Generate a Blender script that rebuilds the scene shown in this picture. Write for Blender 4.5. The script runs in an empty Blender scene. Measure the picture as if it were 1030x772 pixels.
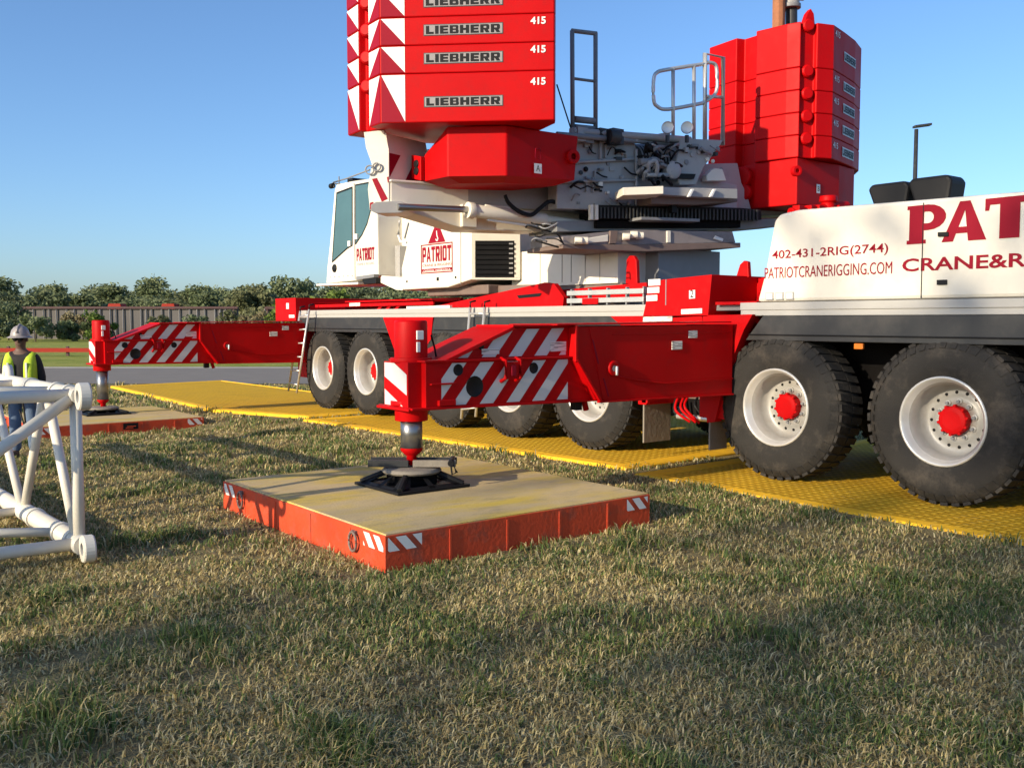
import bpy, bmesh, math, random
import numpy as np
from mathutils import Vector, Matrix
R = math.radians
random.seed(7); rng = np.random.default_rng(11)
col = bpy.context.scene.collection
sc = bpy.context.scene

# ------------------------------------------------------------------ camera, sky, sun, exposure
# World axes: x runs along the crane towards its far end, y = -v, where v runs from the camera into the crane.
F_PX, W_PX, H_PX, YAW, PITCH, EYE = 970.0, 1030.0, 772.0, R(38.2), math.atan(64/970), 1.75
cam = bpy.data.cameras.new('camera'); camo = bpy.data.objects.new('camera', cam); col.objects.link(camo)
cam.sensor_width = 36; cam.lens = 36*F_PX/W_PX; cam.clip_start = .05; cam.clip_end = 6000
camo.location = (0, 0, EYE); camo.rotation_euler = (R(90)-PITCH, 0, -YAW-R(90))
sc.camera = camo
SUN_EL = R(18); SUN_D = Vector((-.055*math.cos(SUN_EL), .996*math.cos(SUN_EL), math.sin(SUN_EL))).normalized()
world = bpy.data.worlds.new('World'); sc.world = world; world.use_nodes = True
nt = world.node_tree; bg = nt.nodes['Background']
sky = nt.nodes.new('ShaderNodeTexSky'); sky.sky_type = 'NISHITA'; sky.sun_disc = False
sky.sun_elevation = SUN_EL; sky.sun_rotation = math.atan2(SUN_D.x, SUN_D.y)
sky.air_density = .9; sky.dust_density = 1.1; sky.ozone_density = 5.0; sky.altitude = 100
nt.links.new(sky.outputs[0], bg.inputs[0]); bg.inputs[1].default_value = .13
sl = bpy.data.lights.new('sun', 'SUN'); sl.energy = 4.0; sl.angle = R(.5); sl.color = (1, .85, .62)
so = bpy.data.objects.new('sun', sl); col.objects.link(so); so.rotation_euler = SUN_D.to_track_quat('Z', 'Y').to_euler()
sc.view_settings.view_transform = 'Standard'; sc.view_settings.look = 'None'
sc.view_settings.gamma = 1; sc.view_settings.exposure = .72
sc.cycles.max_bounces = 6

# ------------------------------------------------------------------ measuring helpers (u, v, z metres)
cp, sp = math.cos(PITCH), math.sin(PITCH); cy, sy = math.cos(YAW), math.sin(YAW)
FW = np.array([cy*cp, sy*cp, -sp]); RT = np.array([-sy, cy, 0.]); UPV = np.array([cy*sp, sy*sp, cp]); EYEP = np.array([0, 0, EYE])
def at(x, y, p0, n):
    r = FW+(x-W_PX/2)/F_PX*RT-(y-H_PX/2)/F_PX*UPV; n = np.array(n, float)
    return EYEP+((np.array(p0, float)-EYEP)@n)/(r@n)*r
def av(x, y, v): return at(x, y, (0, v, 0), (0, 1, 0))
def au(x, y, u): return at(x, y, (u, 0, 0), (1, 0, 0))
def A(*p): return np.array(p, float)
def nrm(a): a = np.array(a, float); return a/np.linalg.norm(a)
def ground(u, v):
    s = np.clip((u-12.5)/2.5, 0, 1)*np.clip((6.7-v)/1.2, 0, 1); s = s*s*(3-2*s)
    return -.11*s

# ------------------------------------------------------------------ materials
def mat(name, c, rough=.5, metal=0., var=.12, scale=6., bump=0., bscale=40., spec=.5, coat=0., dirt=None, dirt_amt=.0, dscale=3.):
    m = bpy.data.materials.new(name); m.use_nodes = True; n = m.node_tree.nodes; l = m.node_tree.links
    b = n['Principled BSDF']; b.inputs['Roughness'].default_value = rough; b.inputs['Metallic'].default_value = metal
    b.inputs['Specular IOR Level'].default_value = spec; b.inputs['Coat Weight'].default_value = coat; b.inputs['Coat Roughness'].default_value = .12
    tc = n.new('ShaderNodeTexCoord'); ns = n.new('ShaderNodeTexNoise'); ns.inputs['Scale'].default_value = scale; ns.inputs['Detail'].default_value = 6
    l.new(tc.outputs['Object'], ns.inputs['Vector'])
    mx = n.new('ShaderNodeMix'); mx.data_type = 'RGBA'
    c = tuple(c)
    mx.inputs[6].default_value = tuple(x*(1-var) for x in c)+(1,); mx.inputs[7].default_value = tuple(min(1, x*(1+var)) for x in c)+(1,)
    l.new(ns.outputs[0], mx.inputs[0]); out = mx.outputs[2]
    if dirt:
        n2 = n.new('ShaderNodeTexNoise'); n2.inputs['Scale'].default_value = dscale; n2.inputs['Detail'].default_value = 9; n2.inputs['Roughness'].default_value = .72
        l.new(tc.outputs['Object'], n2.inputs['Vector'])
        rp = n.new('ShaderNodeValToRGB'); rp.color_ramp.elements[0].position = .5; rp.color_ramp.elements[1].position = .72
        rp.color_ramp.elements[0].color = (0, 0, 0, 1); rp.color_ramp.elements[1].color = (dirt_amt,)*3+(1,)
        l.new(n2.outputs[0], rp.inputs[0])
        m2 = n.new('ShaderNodeMix'); m2.data_type = 'RGBA'; l.new(rp.outputs[0], m2.inputs[0]); l.new(out, m2.inputs[6]); m2.inputs[7].default_value = tuple(dirt)+(1,)
        out = m2.outputs[2]
    l.new(out, b.inputs['Base Color'])
    if rough > .15:
        mr = n.new('ShaderNodeMapRange'); mr.inputs[3].default_value = rough*.8; mr.inputs[4].default_value = min(1, rough*1.25)
        l.new(ns.outputs[0], mr.inputs[0]); l.new(mr.outputs[0], b.inputs['Roughness'])
    if bump:
        n3 = n.new('ShaderNodeTexNoise'); n3.inputs['Scale'].default_value = bscale; n3.inputs['Detail'].default_value = 5; l.new(tc.outputs['Object'], n3.inputs['Vector'])
        bp = n.new('ShaderNodeBump'); bp.inputs['Strength'].default_value = bump; bp.inputs['Distance'].default_value = .02
        l.new(n3.outputs[0], bp.inputs['Height']); l.new(bp.outputs[0], b.inputs['Normal'])
    return m
M = {}
M['red'] = mat('red_paint', (.47, .0015, .003), .5, var=.14, scale=2.5, spec=.12, coat=0, dirt=(.30, .012, .012), dirt_amt=.45, dscale=7)
M['crimson'] = mat('crimson_decal', (.27, .006, .02), .5, var=.05, spec=.12)
M['cream'] = mat('cream_white_paint', (.72, .68, .585), .42, var=.04, spec=.35, coat=.05, dirt=(.45, .4, .32), dirt_amt=.2, dscale=5)
M['white'] = mat('white_decal', (.78, .77, .73), .5, var=.04)
M['reflect'] = mat('grey_reflective_stripe', (.60, .60, .59), .45, var=.06)
M['grey'] = mat('grey_white_steel', (.34, .335, .33), .45, var=.1, dirt=(.2, .19, .18), dirt_amt=.4, dscale=6)
M['midgrey'] = mat('mid_grey_steel', (.2, .205, .215), .5, var=.15)
M['dark'] = mat('dark_grey_panel', (.026, .027, .028), .5, var=.1, dirt=(.09, .08, .07), dirt_amt=.35, dscale=3)
M['black'] = mat('black_plastic', (.010, .010, .011), .5, var=.2, spec=.2)
M['deep'] = mat('dark_underbody', (.009, .008, .008), .9, var=.2, spec=.1)
M['silver'] = mat('silver_band', (.40, .39, .365), .42, metal=.0, var=.06)
M['steel'] = mat('polished_rod', (.27, .27, .275), .3, metal=.85, var=.1)
M['galv'] = mat('aluminium', (.62, .61, .58), .38, metal=.6, var=.1)
M['rubber'] = mat('tyre_rubber', (.026, .0245, .023), .85, var=.25, scale=9, bump=.25, bscale=60, spec=.25, dirt=(.12, .10, .08), dirt_amt=.5, dscale=3)
M['rim'] = mat('wheel_rim_paint', (.36, .35, .325), .4, metal=.1, var=.1, scale=14, dirt=(.3, .26, .2), dirt_amt=.45, dscale=9)
M['rimlip'] = mat('rim_lip', (.62, .61, .58), .3, metal=.35, var=.06, scale=12)
M['mudflap'] = mat('mud_flap', (.21, .185, .15), .75, var=.15, bump=.3, bscale=20)
M['orange'] = mat('amber_lens', (.75, .2, .02), .3)
M['glass'] = mat('cab_glass', (.06, .125, .13), .05, var=.25, scale=1.5, spec=.8)
M['rust'] = mat('rusty_post', (.32, .13, .06), .8, var=.4, scale=12)
M['plate'] = mat('grey_name_plate', (.30, .28, .28), .5, spec=.2)
M['sticker'] = mat('pale_sticker', (.74, .72, .66), .55)
M['mauve'] = mat('mauve_platform_steel', (.24, .21, .205), .55, var=.2, dirt=(.1, .08, .07), dirt_amt=.6, dscale=5)  # mauve grey steel of the ballast platform
M['brownsteel'] = mat('brown_plate', (.17, .12, .1), .6, var=.25)
M['skin'] = mat('skin', (.12, .065, .045), .6)
M['vest'] = mat('hi_vis_vest', (.46, .62, .03), .75, var=.08, bump=.3, bscale=25)
M['shirt'] = mat('black_shirt', (.014, .012, .013), .85)
M['denim'] = mat('denim', (.10, .15, .24), .85, var=.25, bump=.2, bscale=60)
M['hat'] = mat('grey_hard_hat', (.28, .25, .245), .4, var=.4, scale=25)
M['boot'] = mat('work_boot', (.08, .055, .035), .8)
M['asphalt'] = mat('asphalt', (.24, .215, .185), .95, spec=.08, var=.15, scale=1.2, bump=.2, bscale=60)
M['fence'] = mat('fence_grey', (.115, .105, .10), .8, var=.25, scale=1.5)
M['fencerib'] = mat('fence_rib', (.23, .22, .22), .8, var=.2)
M['fencerail'] = mat('fence_dark_red', (.07, .03, .032), .7, var=.3)
M['barrier'] = mat('barrier_orange_red', (.29, .02, .008), .6, var=.15, spec=.2)
def add_print(m):
    n = m.node_tree.nodes; l = m.node_tree.links; b = n['Principled BSDF']; src = b.inputs['Base Color'].links[0].from_socket
    tc = n.new('ShaderNodeTexCoord'); mp = n.new('ShaderNodeMapping'); mp.inputs['Scale'].default_value = (7, 7, 130); l.new(tc.outputs['Object'], mp.inputs[0])
    ns = n.new('ShaderNodeTexNoise'); ns.inputs['Scale'].default_value = 1.; ns.inputs['Detail'].default_value = 2; l.new(mp.outputs[0], ns.inputs[0])
    rp = n.new('ShaderNodeValToRGB'); rp.color_ramp.elements[0].position = .53; rp.color_ramp.elements[1].position = .60; l.new(ns.outputs[0], rp.inputs[0])
    mx = n.new('ShaderNodeMix'); mx.data_type = 'RGBA'; l.new(rp.outputs[0], mx.inputs[0]); l.new(src, mx.inputs[6]); mx.inputs[7].default_value = (.30, .27, .24, 1); l.new(mx.outputs[2], b.inputs['Base Color'])
add_print(M['sticker'])
M['matside'] = mat('orange_red_mat_side', (.60, .06, .014), .6, var=.16, scale=7, bump=.2, bscale=30, dirt=(.17, .09, .06), dirt_amt=.7, dscale=4.5)

def mat_ply():
    m = mat('mat_top_boards', (.56, .43, .22), .85, spec=.15, var=.12, scale=5, bump=.15, bscale=50)
    n = m.node_tree.nodes; l = m.node_tree.links; b = n['Principled BSDF']
    src = b.inputs['Base Color'].links[0].from_socket
    tc = n.new('ShaderNodeTexCoord')
    mp = n.new('ShaderNodeMapping'); mp.inputs['Scale'].default_value = (1.3, .45, 1); l.new(tc.outputs['Object'], mp.inputs[0])
    ns = n.new('ShaderNodeTexNoise'); ns.inputs['Scale'].default_value = 2.0; ns.inputs['Detail'].default_value = 7; ns.inputs['Roughness'].default_value = .62; l.new(mp.outputs[0], ns.inputs[0])
    rp = n.new('ShaderNodeValToRGB'); e = rp.color_ramp.elements; e[0].position = .47; e[0].color = (0, 0, 0, 1); e[1].position = .66; e[1].color = (.8, .8, .8, 1); l.new(ns.outputs[0], rp.inputs[0])
    mx = n.new('ShaderNodeMix'); mx.data_type = 'RGBA'; l.new(rp.outputs[0], mx.inputs[0]); l.new(src, mx.inputs[6]); mx.inputs[7].default_value = (.62, .45, .06, 1)
    # grey scuffs
    n2 = n.new('ShaderNodeTexNoise'); n2.inputs['Scale'].default_value = 5; n2.inputs['Detail'].default_value = 10; n2.inputs['Roughness'].default_value = .75; l.new(mp.outputs[0], n2.inputs[0])
    r2 = n.new('ShaderNodeValToRGB'); e = r2.color_ramp.elements; e[0].position = .52; e[0].color = (0, 0, 0, 1); e[1].position = .75; e[1].color = (.7, .7, .7, 1); l.new(n2.outputs[0], r2.inputs[0])
    m2 = n.new('ShaderNodeMix'); m2.data_type = 'RGBA'; l.new(r2.outputs[0], m2.inputs[0]); l.new(mx.outputs[2], m2.inputs[6]); m2.inputs[7].default_value = (.2, .18, .15, 1)
    l.new(m2.outputs[2], b.inputs['Base Color']); return m
M['ply'] = mat_ply()
M['matyellow'] = mat('yellow_mat_rim', (.93, .52, .03), .75, spec=.12, var=.1, scale=5, dirt=(.4, .25, .06), dirt_amt=.5, dscale=4)
def mat_tread():
    m = mat('yellow_mat_tread', (.94, .56, .05), .85, spec=.06, var=.14, scale=3, dirt=(.30, .19, .07), dirt_amt=.75, dscale=1.6)
    n = m.node_tree.nodes; l = m.node_tree.links; b = n['Principled BSDF']
    tc = n.new('ShaderNodeTexCoord'); outs = []
    for a in (4, 94):
        mp = n.new('ShaderNodeMapping'); mp.inputs['Rotation'].default_value = (0, 0, R(a)); mp.inputs['Scale'].default_value = (1, 1, 1); l.new(tc.outputs['Object'], mp.inputs[0])
        w = n.new('ShaderNodeTexWave'); w.wave_profile = 'SIN'; w.bands_direction = 'X'; w.inputs['Scale'].default_value = 2.9; w.inputs['Distortion'].default_value = 0; l.new(mp.outputs[0], w.inputs[0])
        outs.append(w.outputs['Fac'])
    mm = n.new('ShaderNodeMath'); mm.operation = 'MINIMUM'; l.new(outs[0], mm.inputs[0]); l.new(outs[1], mm.inputs[1])
    rp = n.new('ShaderNodeValToRGB'); e = rp.color_ramp.elements; e[0].position = .22; e[1].position = .55; l.new(mm.outputs[0], rp.inputs[0])
    bp = n.new('ShaderNodeBump'); bp.inputs['Strength'].default_value = 1.; bp.inputs['Distance'].default_value = .03
    l.new(rp.outputs[0], bp.inputs['Height']); l.new(bp.outputs[0], b.inputs['Normal'])
    # trodden dirt lies in the dimples of the tread
    src = b.inputs['Base Color'].links[0].from_socket
    mx = n.new('ShaderNodeMix'); mx.data_type = 'RGBA'; l.new(rp.outputs[0], mx.inputs[0]); mx.inputs[6].default_value = (.66, .37, .025, 1); l.new(src, mx.inputs[7])
    l.new(mx.outputs[2], b.inputs['Base Color']); return m
M['tread'] = mat_tread()

# ------------------------------------------------------------------ heavy block letters
def rc(x0, y0, x1, y1): return [(x0, y0), (x1, y0), (x1, y1), (x0, y1)]
GW = {'I': .42, 'L': .92, 'E': .98, 'H': 1.08, 'B': 1.05, 'R': 1.08, 'P': 1., 'A': 1.1, 'T': 1., 'O': 1.05}
GL = {'L': [rc(0, 0, .42, 1), rc(.42, 0, 1, .27)], 'I': [rc(0, 0, 1, 1)], 'E': [rc(0, 0, .4, 1), rc(.4, 0, 1, .25), rc(.4, .38, .94, .62), rc(.4, .75, 1, 1)],
      'H': [rc(0, 0, .36, 1), rc(.64, 0, 1, 1), rc(.36, .37, .64, .63)],
      'B': [rc(0, 0, .36, 1), rc(.36, 0, .68, .22), rc(.36, .41, .68, .6), rc(.36, .79, .68, 1), [(.68, 0), (.9, 0), (1, .1), (1, .4), (.93, .5), (.68, .5)], [(.68, .5), (.93, .5), (.97, .6), (.97, .9), (.88, 1), (.68, 1)]],
      'R': [rc(0, 0, .36, 1), rc(.36, .36, .66, .57), rc(.36, .79, .66, 1), [(.66, .36), (.88, .36), (.98, .48), (.98, .88), (.86, 1), (.66, 1)], [(.42, .36), (.82, .36), (1.02, 0), (.62, 0)]],
      'P': [rc(0, 0, .36, 1), rc(.36, .34, .66, .54), rc(.36, .8, .66, 1), [(.66, .34), (.88, .34), (1, .48), (1, .87), (.88, 1), (.66, 1)]],
      'A': [[(0, 0), (.28, 0), (.5, .76), (.5, 1), (.34, 1)], [(.72, 0), (1, 0), (.66, 1), (.5, 1), (.5, .76)], [(.345, .2), (.655, .2), (.60, .38), (.40, .38)]],
      'T': [rc(0, .78, 1, 1), rc(.32, 0, .68, .78)], 'O': [[(0, .12), (.12, 0), (.34, 0), (.34, 1), (.12, 1), (0, .88)], [(.66, 0), (.88, 0), (1, .12), (1, .88), (.88, 1), (.66, 1)], rc(.34, 0, .66, .2), rc(.34, .8, .66, 1)]}
# ------------------------------------------------------------------ mesh builder
class MB:
    def __init__(s): s.v = []; s.f = []; s.fm = []; s.fs = []; s.mats = []
    def mi(s, m):
        m = M[m] if isinstance(m, str) else m
        if m not in s.mats: s.mats.append(m)
        return s.mats.index(m)
    def add(s, vs, fs, m, smooth=False):
        k = len(s.v); i = s.mi(m); s.v += [tuple(map(float, p)) for p in vs]
        for f in fs: s.f.append([k+j for j in f]); s.fm.append(i); s.fs.append(smooth)
        return s
    def box(s, a, b, m):
        (x0, y0, z0), (x1, y1, z1) = a, b
        return s.add([(x0, y0, z0), (x1, y0, z0), (x1, y1, z0), (x0, y1, z0), (x0, y0, z1), (x1, y0, z1), (x1, y1, z1), (x0, y1, z1)],
                     [(0, 3, 2, 1), (4, 5, 6, 7), (0, 1, 5, 4), (1, 2, 6, 5), (2, 3, 7, 6), (3, 0, 4, 7)], m)
    def prism(s, pts, ext, m, side=None):
        pts = [A(*p) for p in pts]; n = len(pts); e = A(*ext)
        s.add(pts+[p+e for p in pts], [tuple(range(n-1, -1, -1)), tuple(range(n, 2*n))], m)
        s.add(pts+[p+e for p in pts], [(i, (i+1) % n, n+(i+1) % n, n+i) for i in range(n)], side or m)
        return s
    def vprism(s, plan, z0, z1, m): return s.prism([(u, v, z0) for u, v in plan], (0, 0, z1-z0), m)
    def poly(s, pts, m): return s.add(pts, [tuple(range(len(pts)))], m)
    def tube(s, p, q, r, m, n=12, r2=None, cap=True):
        p, q = A(*p), A(*q); d = nrm(q-p); a = nrm(np.cross(d, (0, 0, 1) if abs(d[2]) < .9 else (1, 0, 0))); b = np.cross(d, a); r2 = r if r2 is None else r2
        c = [(math.cos(2*math.pi*i/n), math.sin(2*math.pi*i/n)) for i in range(n)]
        vs = [p+r*(x*a+y*b) for x, y in c]+[q+r2*(x*a+y*b) for x, y in c]
        s.add(vs, [(i, (i+1) % n, n+(i+1) % n, n+i) for i in range(n)], m, True)
        if cap: s.add(vs, [tuple(range(n-1, -1, -1)), tuple(range(n, 2*n))], m)
        return s
    def pipe(s, path, r, m, n=8):
        path = [A(*p) for p in path]
        rings = []; up = A(0, 0, 1)
        for i, p in enumerate(path):
            d = nrm(path[min(i+1, len(path)-1)]-path[max(i-1, 0)]); a = np.cross(d, up)
            if np.linalg.norm(a) < .05: a = np.cross(d, A(1, 0, 0))
            a = nrm(a); b = np.cross(d, a); rings += [p+r*(math.cos(2*math.pi*k/n)*a+math.sin(2*math.pi*k/n)*b) for k in range(n)]
        fs = [(i*n+k, i*n+(k+1) % n, (i+1)*n+(k+1) % n, (i+1)*n+k) for i in range(len(path)-1) for k in range(n)]
        fs += [tuple(range(n)), tuple(range((len(path)-1)*n, len(path)*n))]
        return s.add(rings, fs, m, True)
    def lathe(s, o, ax, prof, m, n=32, smooth=True):      # profile (radius, height along axis)
        o = A(*o); d = nrm(ax); a = nrm(np.cross(d, (0, 0, 1) if abs(d[2]) < .9 else (1, 0, 0))); b = np.cross(d, a)
        vs = [o+h*d+r*(math.cos(2*math.pi*k/n)*a+math.sin(2*math.pi*k/n)*b) for r, h in prof for k in range(n)]
        fs = [(i*n+k, i*n+(k+1) % n, (i+1)*n+(k+1) % n, (i+1)*n+k) for i in range(len(prof)-1) for k in range(n)]
        return s.add(vs, fs, m, smooth)
    def text(s, st, o, right, w, h, m, off=0., up=(0, 0, 1), font_off=.0, depth=.0):
        c = bpy.data.curves.new('t', 'FONT'); c.body = st; c.size = 1; c.offset = font_off; c.resolution_u = 3
        ob = bpy.data.objects.new('t', c); me = bpy.data.meshes.new_from_object(ob)
        co = np.array([v.co[:] for v in me.vertices]); lo, hi = co.min(0), co.max(0)
        o = A(*o); r = nrm(right); up = nrm(up); nn = np.cross(r, up); 
        if nn @ (EYEP-o) < 0: nn = -nn
        vs = [o+off*nn+(p[0]-lo[0])/(hi[0]-lo[0])*w*r+(p[1]-lo[1])/(hi[1]-lo[1])*h*up for p in co]
        s.add(vs, [tuple(p.vertices) for p in me.polygons], m)
        bpy.data.objects.remove(ob); bpy.data.curves.remove(c); bpy.data.meshes.remove(me); return s
    def block(s, st, o, right, w, h, m, off=0., gap=.16):
        o = A(*o); r = nrm(right); up = A(0, 0, 1); nn = np.cross(r, up); nn = nn if nn @ (EYEP-o) > 0 else -nn
        ws = [GW.get(c, 1.) for c in st]; tot = sum(ws)+gap*(len(st)-1); x = 0.
        for c, cw in zip(st, ws):
            for P in GL[c]: s.poly([o+off*nn+r*((x+cw*a)/tot*w)+up*(b*h) for a, b in P], m)
            x += cw+gap
        return s
    def build(s, name, parent=None, bevel=0., loc=None, recalc=True):
        """vertices are in (u, v, z); the object hangs under parent, whose world origin is parent['o']"""
        o = A(*(loc if loc is not None else (0, 0, 0)))
        if parent is not None and loc is None: o = A(*parent['o'])
        me = bpy.data.meshes.new(name); V = np.array(s.v)-o
        me.from_pydata([(p[0], -p[1], p[2]) for p in V], [], s.f)
        for m in s.mats: me.materials.append(m)
        me.polygons.foreach_set('material_index', s.fm); me.polygons.foreach_set('use_smooth', s.fs)
        if recalc:
            b = bmesh.new(); b.from_mesh(me); bmesh.ops.remove_doubles(b, verts=b.verts, dist=1e-5); bmesh.ops.recalc_face_normals(b, faces=b.faces); b.to_mesh(me); b.free()
        me.update()
        ob = bpy.data.objects.new(name, me); col.objects.link(ob)
        if parent is None: ob.location = (o[0], -o[1], o[2])
        else:
            ob.parent = parent
        ob['o'] = [float(x) for x in o]
        if bevel:
            md = ob.modifiers.new('bevel', 'BEVEL'); md.width = bevel; md.segments = 2; md.limit_method = 'ANGLE'; md.angle_limit = R(35)
        return ob
def smooth(pts, n=5):
    P = [A(*p) for p in pts]; out = []
    for i in range(len(P)-1):
        a, b, c_, d = P[max(i-1, 0)], P[i], P[i+1], P[min(i+2, len(P)-1)]
        for k in range(n): t = k/n; out.append(.5*((2*b)+(c_-a)*t+(2*a-5*b+4*c_-d)*t*t+(-a+3*b-3*c_+d)*t**3))
    return out+[P[-1]]
def tag(o, label=None, cat=None, group=None, kind=None):
    for k, x in (('label', label), ('category', cat), ('group', group), ('kind', kind)):
        if x: o[k] = x
    return o
def empty(name, o, parent=None):
    e = bpy.data.objects.new(name, None); col.objects.link(e); e['o'] = [float(x) for x in o]; e.empty_display_size = .2
    base = A(*parent['o']) if parent is not None else A(0, 0, 0); d = A(*o)-base
    e.parent = parent; e.location = (d[0], -d[1], d[2]); return e
def thing(name, label, cat, o, group=None): return tag(empty(name, o), label, cat, group)
def copy_tree(o, parent=None):
    c = o.copy(); col.objects.link(c); c.parent = parent
    for ch in list(o.children): copy_tree(ch, c)
    return c
def clip(poly, cond):                                  # cond(p) >= 0 keeps; linear
    out = []
    for i in range(len(poly)):
        p, q = poly[i], poly[(i+1) % len(poly)]; a, b = cond(p), cond(q)
        if a >= 0: out.append(p)
        if a*b < 0: t = a/(a-b); out.append((p[0]+(q[0]-p[0])*t, p[1]+(q[1]-p[1])*t))
    return out
def stripes(mb, poly, fn, m, slope, period, width, phase=0.):
    """diagonal bands x - slope*y in [k*period, k*period+width] cut to a convex polygon, mapped by fn(x, y)"""
    xs = [p[0]-slope*p[1] for p in poly]
    k = math.floor((min(xs)-phase)/period)-1
    while k*period+phase < max(xs):
        a = k*period+phase; b = a+width
        q = clip(clip(poly, lambda p: p[0]-slope*p[1]-a), lambda p: b-(p[0]-slope*p[1]))
        if len(q) > 2: mb.poly([fn(x, y) for x, y in q], m)
        k += 1

# ------------------------------------------------------------------ ground, road, sky is the world
def ground_mat(name, cols, scale):
    m = bpy.data.materials.new(name); m.use_nodes = True; n = m.node_tree.nodes; l = m.node_tree.links; b = n['Principled BSDF']; b.inputs['Roughness'].default_value = .95; b.inputs['Specular IOR Level'].default_value = .1
    tc = n.new('ShaderNodeTexCoord'); a = n.new('ShaderNodeTexNoise'); a.inputs['Scale'].default_value = scale; a.inputs['Detail'].default_value = 10; a.inputs['Roughness'].default_value = .7
    l.new(tc.outputs['Object'], a.inputs[0]); rp = n.new('ShaderNodeValToRGB'); l.new(a.outputs[0], rp.inputs[0])
    while len(rp.color_ramp.elements) < len(cols): rp.color_ramp.elements.new(.5)
    for i, (e, c) in enumerate(zip(rp.color_ramp.elements, cols)): e.position = .28+.44*i/(len(cols)-1); e.color = tuple(c)+(1,)
    f = n.new('ShaderNodeTexNoise'); f.inputs['Scale'].default_value = 55; f.inputs['Detail'].default_value = 8; l.new(tc.outputs['Object'], f.inputs[0])
    mx = n.new('ShaderNodeMix'); mx.data_type = 'RGBA'; mx.blend_type = 'OVERLAY'; mx.inputs[0].default_value = .7; l.new(rp.outputs[0], mx.inputs[6]); l.new(f.outputs[0], mx.inputs[7]); l.new(mx.outputs[2], b.inputs['Base Color'])
    bp = n.new('ShaderNodeBump'); bp.inputs['Strength'].default_value = .8; bp.inputs['Distance'].default_value = .05; l.new(f.outputs[0], bp.inputs['Height']); l.new(bp.outputs[0], b.inputs['Normal'])
    return m
def grid_sheet(name, xs, ys, fn, m):
    X, Y = np.meshgrid(xs, ys, indexing='ij'); Z = fn(X, Y); nx, ny = X.shape
    me = bpy.data.meshes.new(name); me.from_pydata(np.stack([X, -Y, Z], -1).reshape(-1, 3).tolist(), [], [(i*ny+j, i*ny+j+1, (i+1)*ny+j+1, (i+1)*ny+j) for i in range(nx-1) for j in range(ny-1)])
    me.materials.append(m); me.update(); o = bpy.data.objects.new(name, me); col.objects.link(o); o['kind'] = 'structure'; o['o'] = [0., 0., 0.]; return o
def axis(a, b, step): 
    t = list(np.arange(a, b+1e-6, step)); return np.array([-3000, -800, -200, -60]+[x for x in t if x > -60]+[60, 200, 800, 3000.])
gm = ground_mat('lawn_soil', [(.10, .08, .045), (.22, .17, .085), (.30, .25, .12), (.14, .14, .05)], 1.1)
grid_sheet('ground', axis(-12, 40, .8), axis(-12, 40, .8), ground, gm)
FH = nrm([cy, sy, 0]); RH = RT
def DW(d, x, z=0.): return FH*d+RH*x+A(0, 0, z)          # forward distance and offset to the right of the view
def strip(name, d0, d1, x0, x1, z, m):
    o = MB().poly([DW(d0, x0, z), DW(d0, x1, z), DW(d1, x1, z), DW(d1, x0, z)], m).build(name); o['kind'] = 'structure'; return o
strip('road', 26.5, 35.2, -160, 160, .012, 'asphalt')
kb = MB()
for d in (35.2,): kb.prism([DW(d, -160, -.05), DW(d, 160, -.05), DW(d+.14, 160, -.05), DW(d+.14, -160, -.05)], (0, 0, .10), 'midgrey')
kb.build('kerb')['kind'] = 'structure'
far_lawn = ground_mat('far_lawn', [(.15, .20, .03), (.26, .30, .055), (.36, .35, .09), (.21, .25, .05)], .35)
strip('verge', 35.4, 110, -300, 300, .008, far_lawn)

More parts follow.
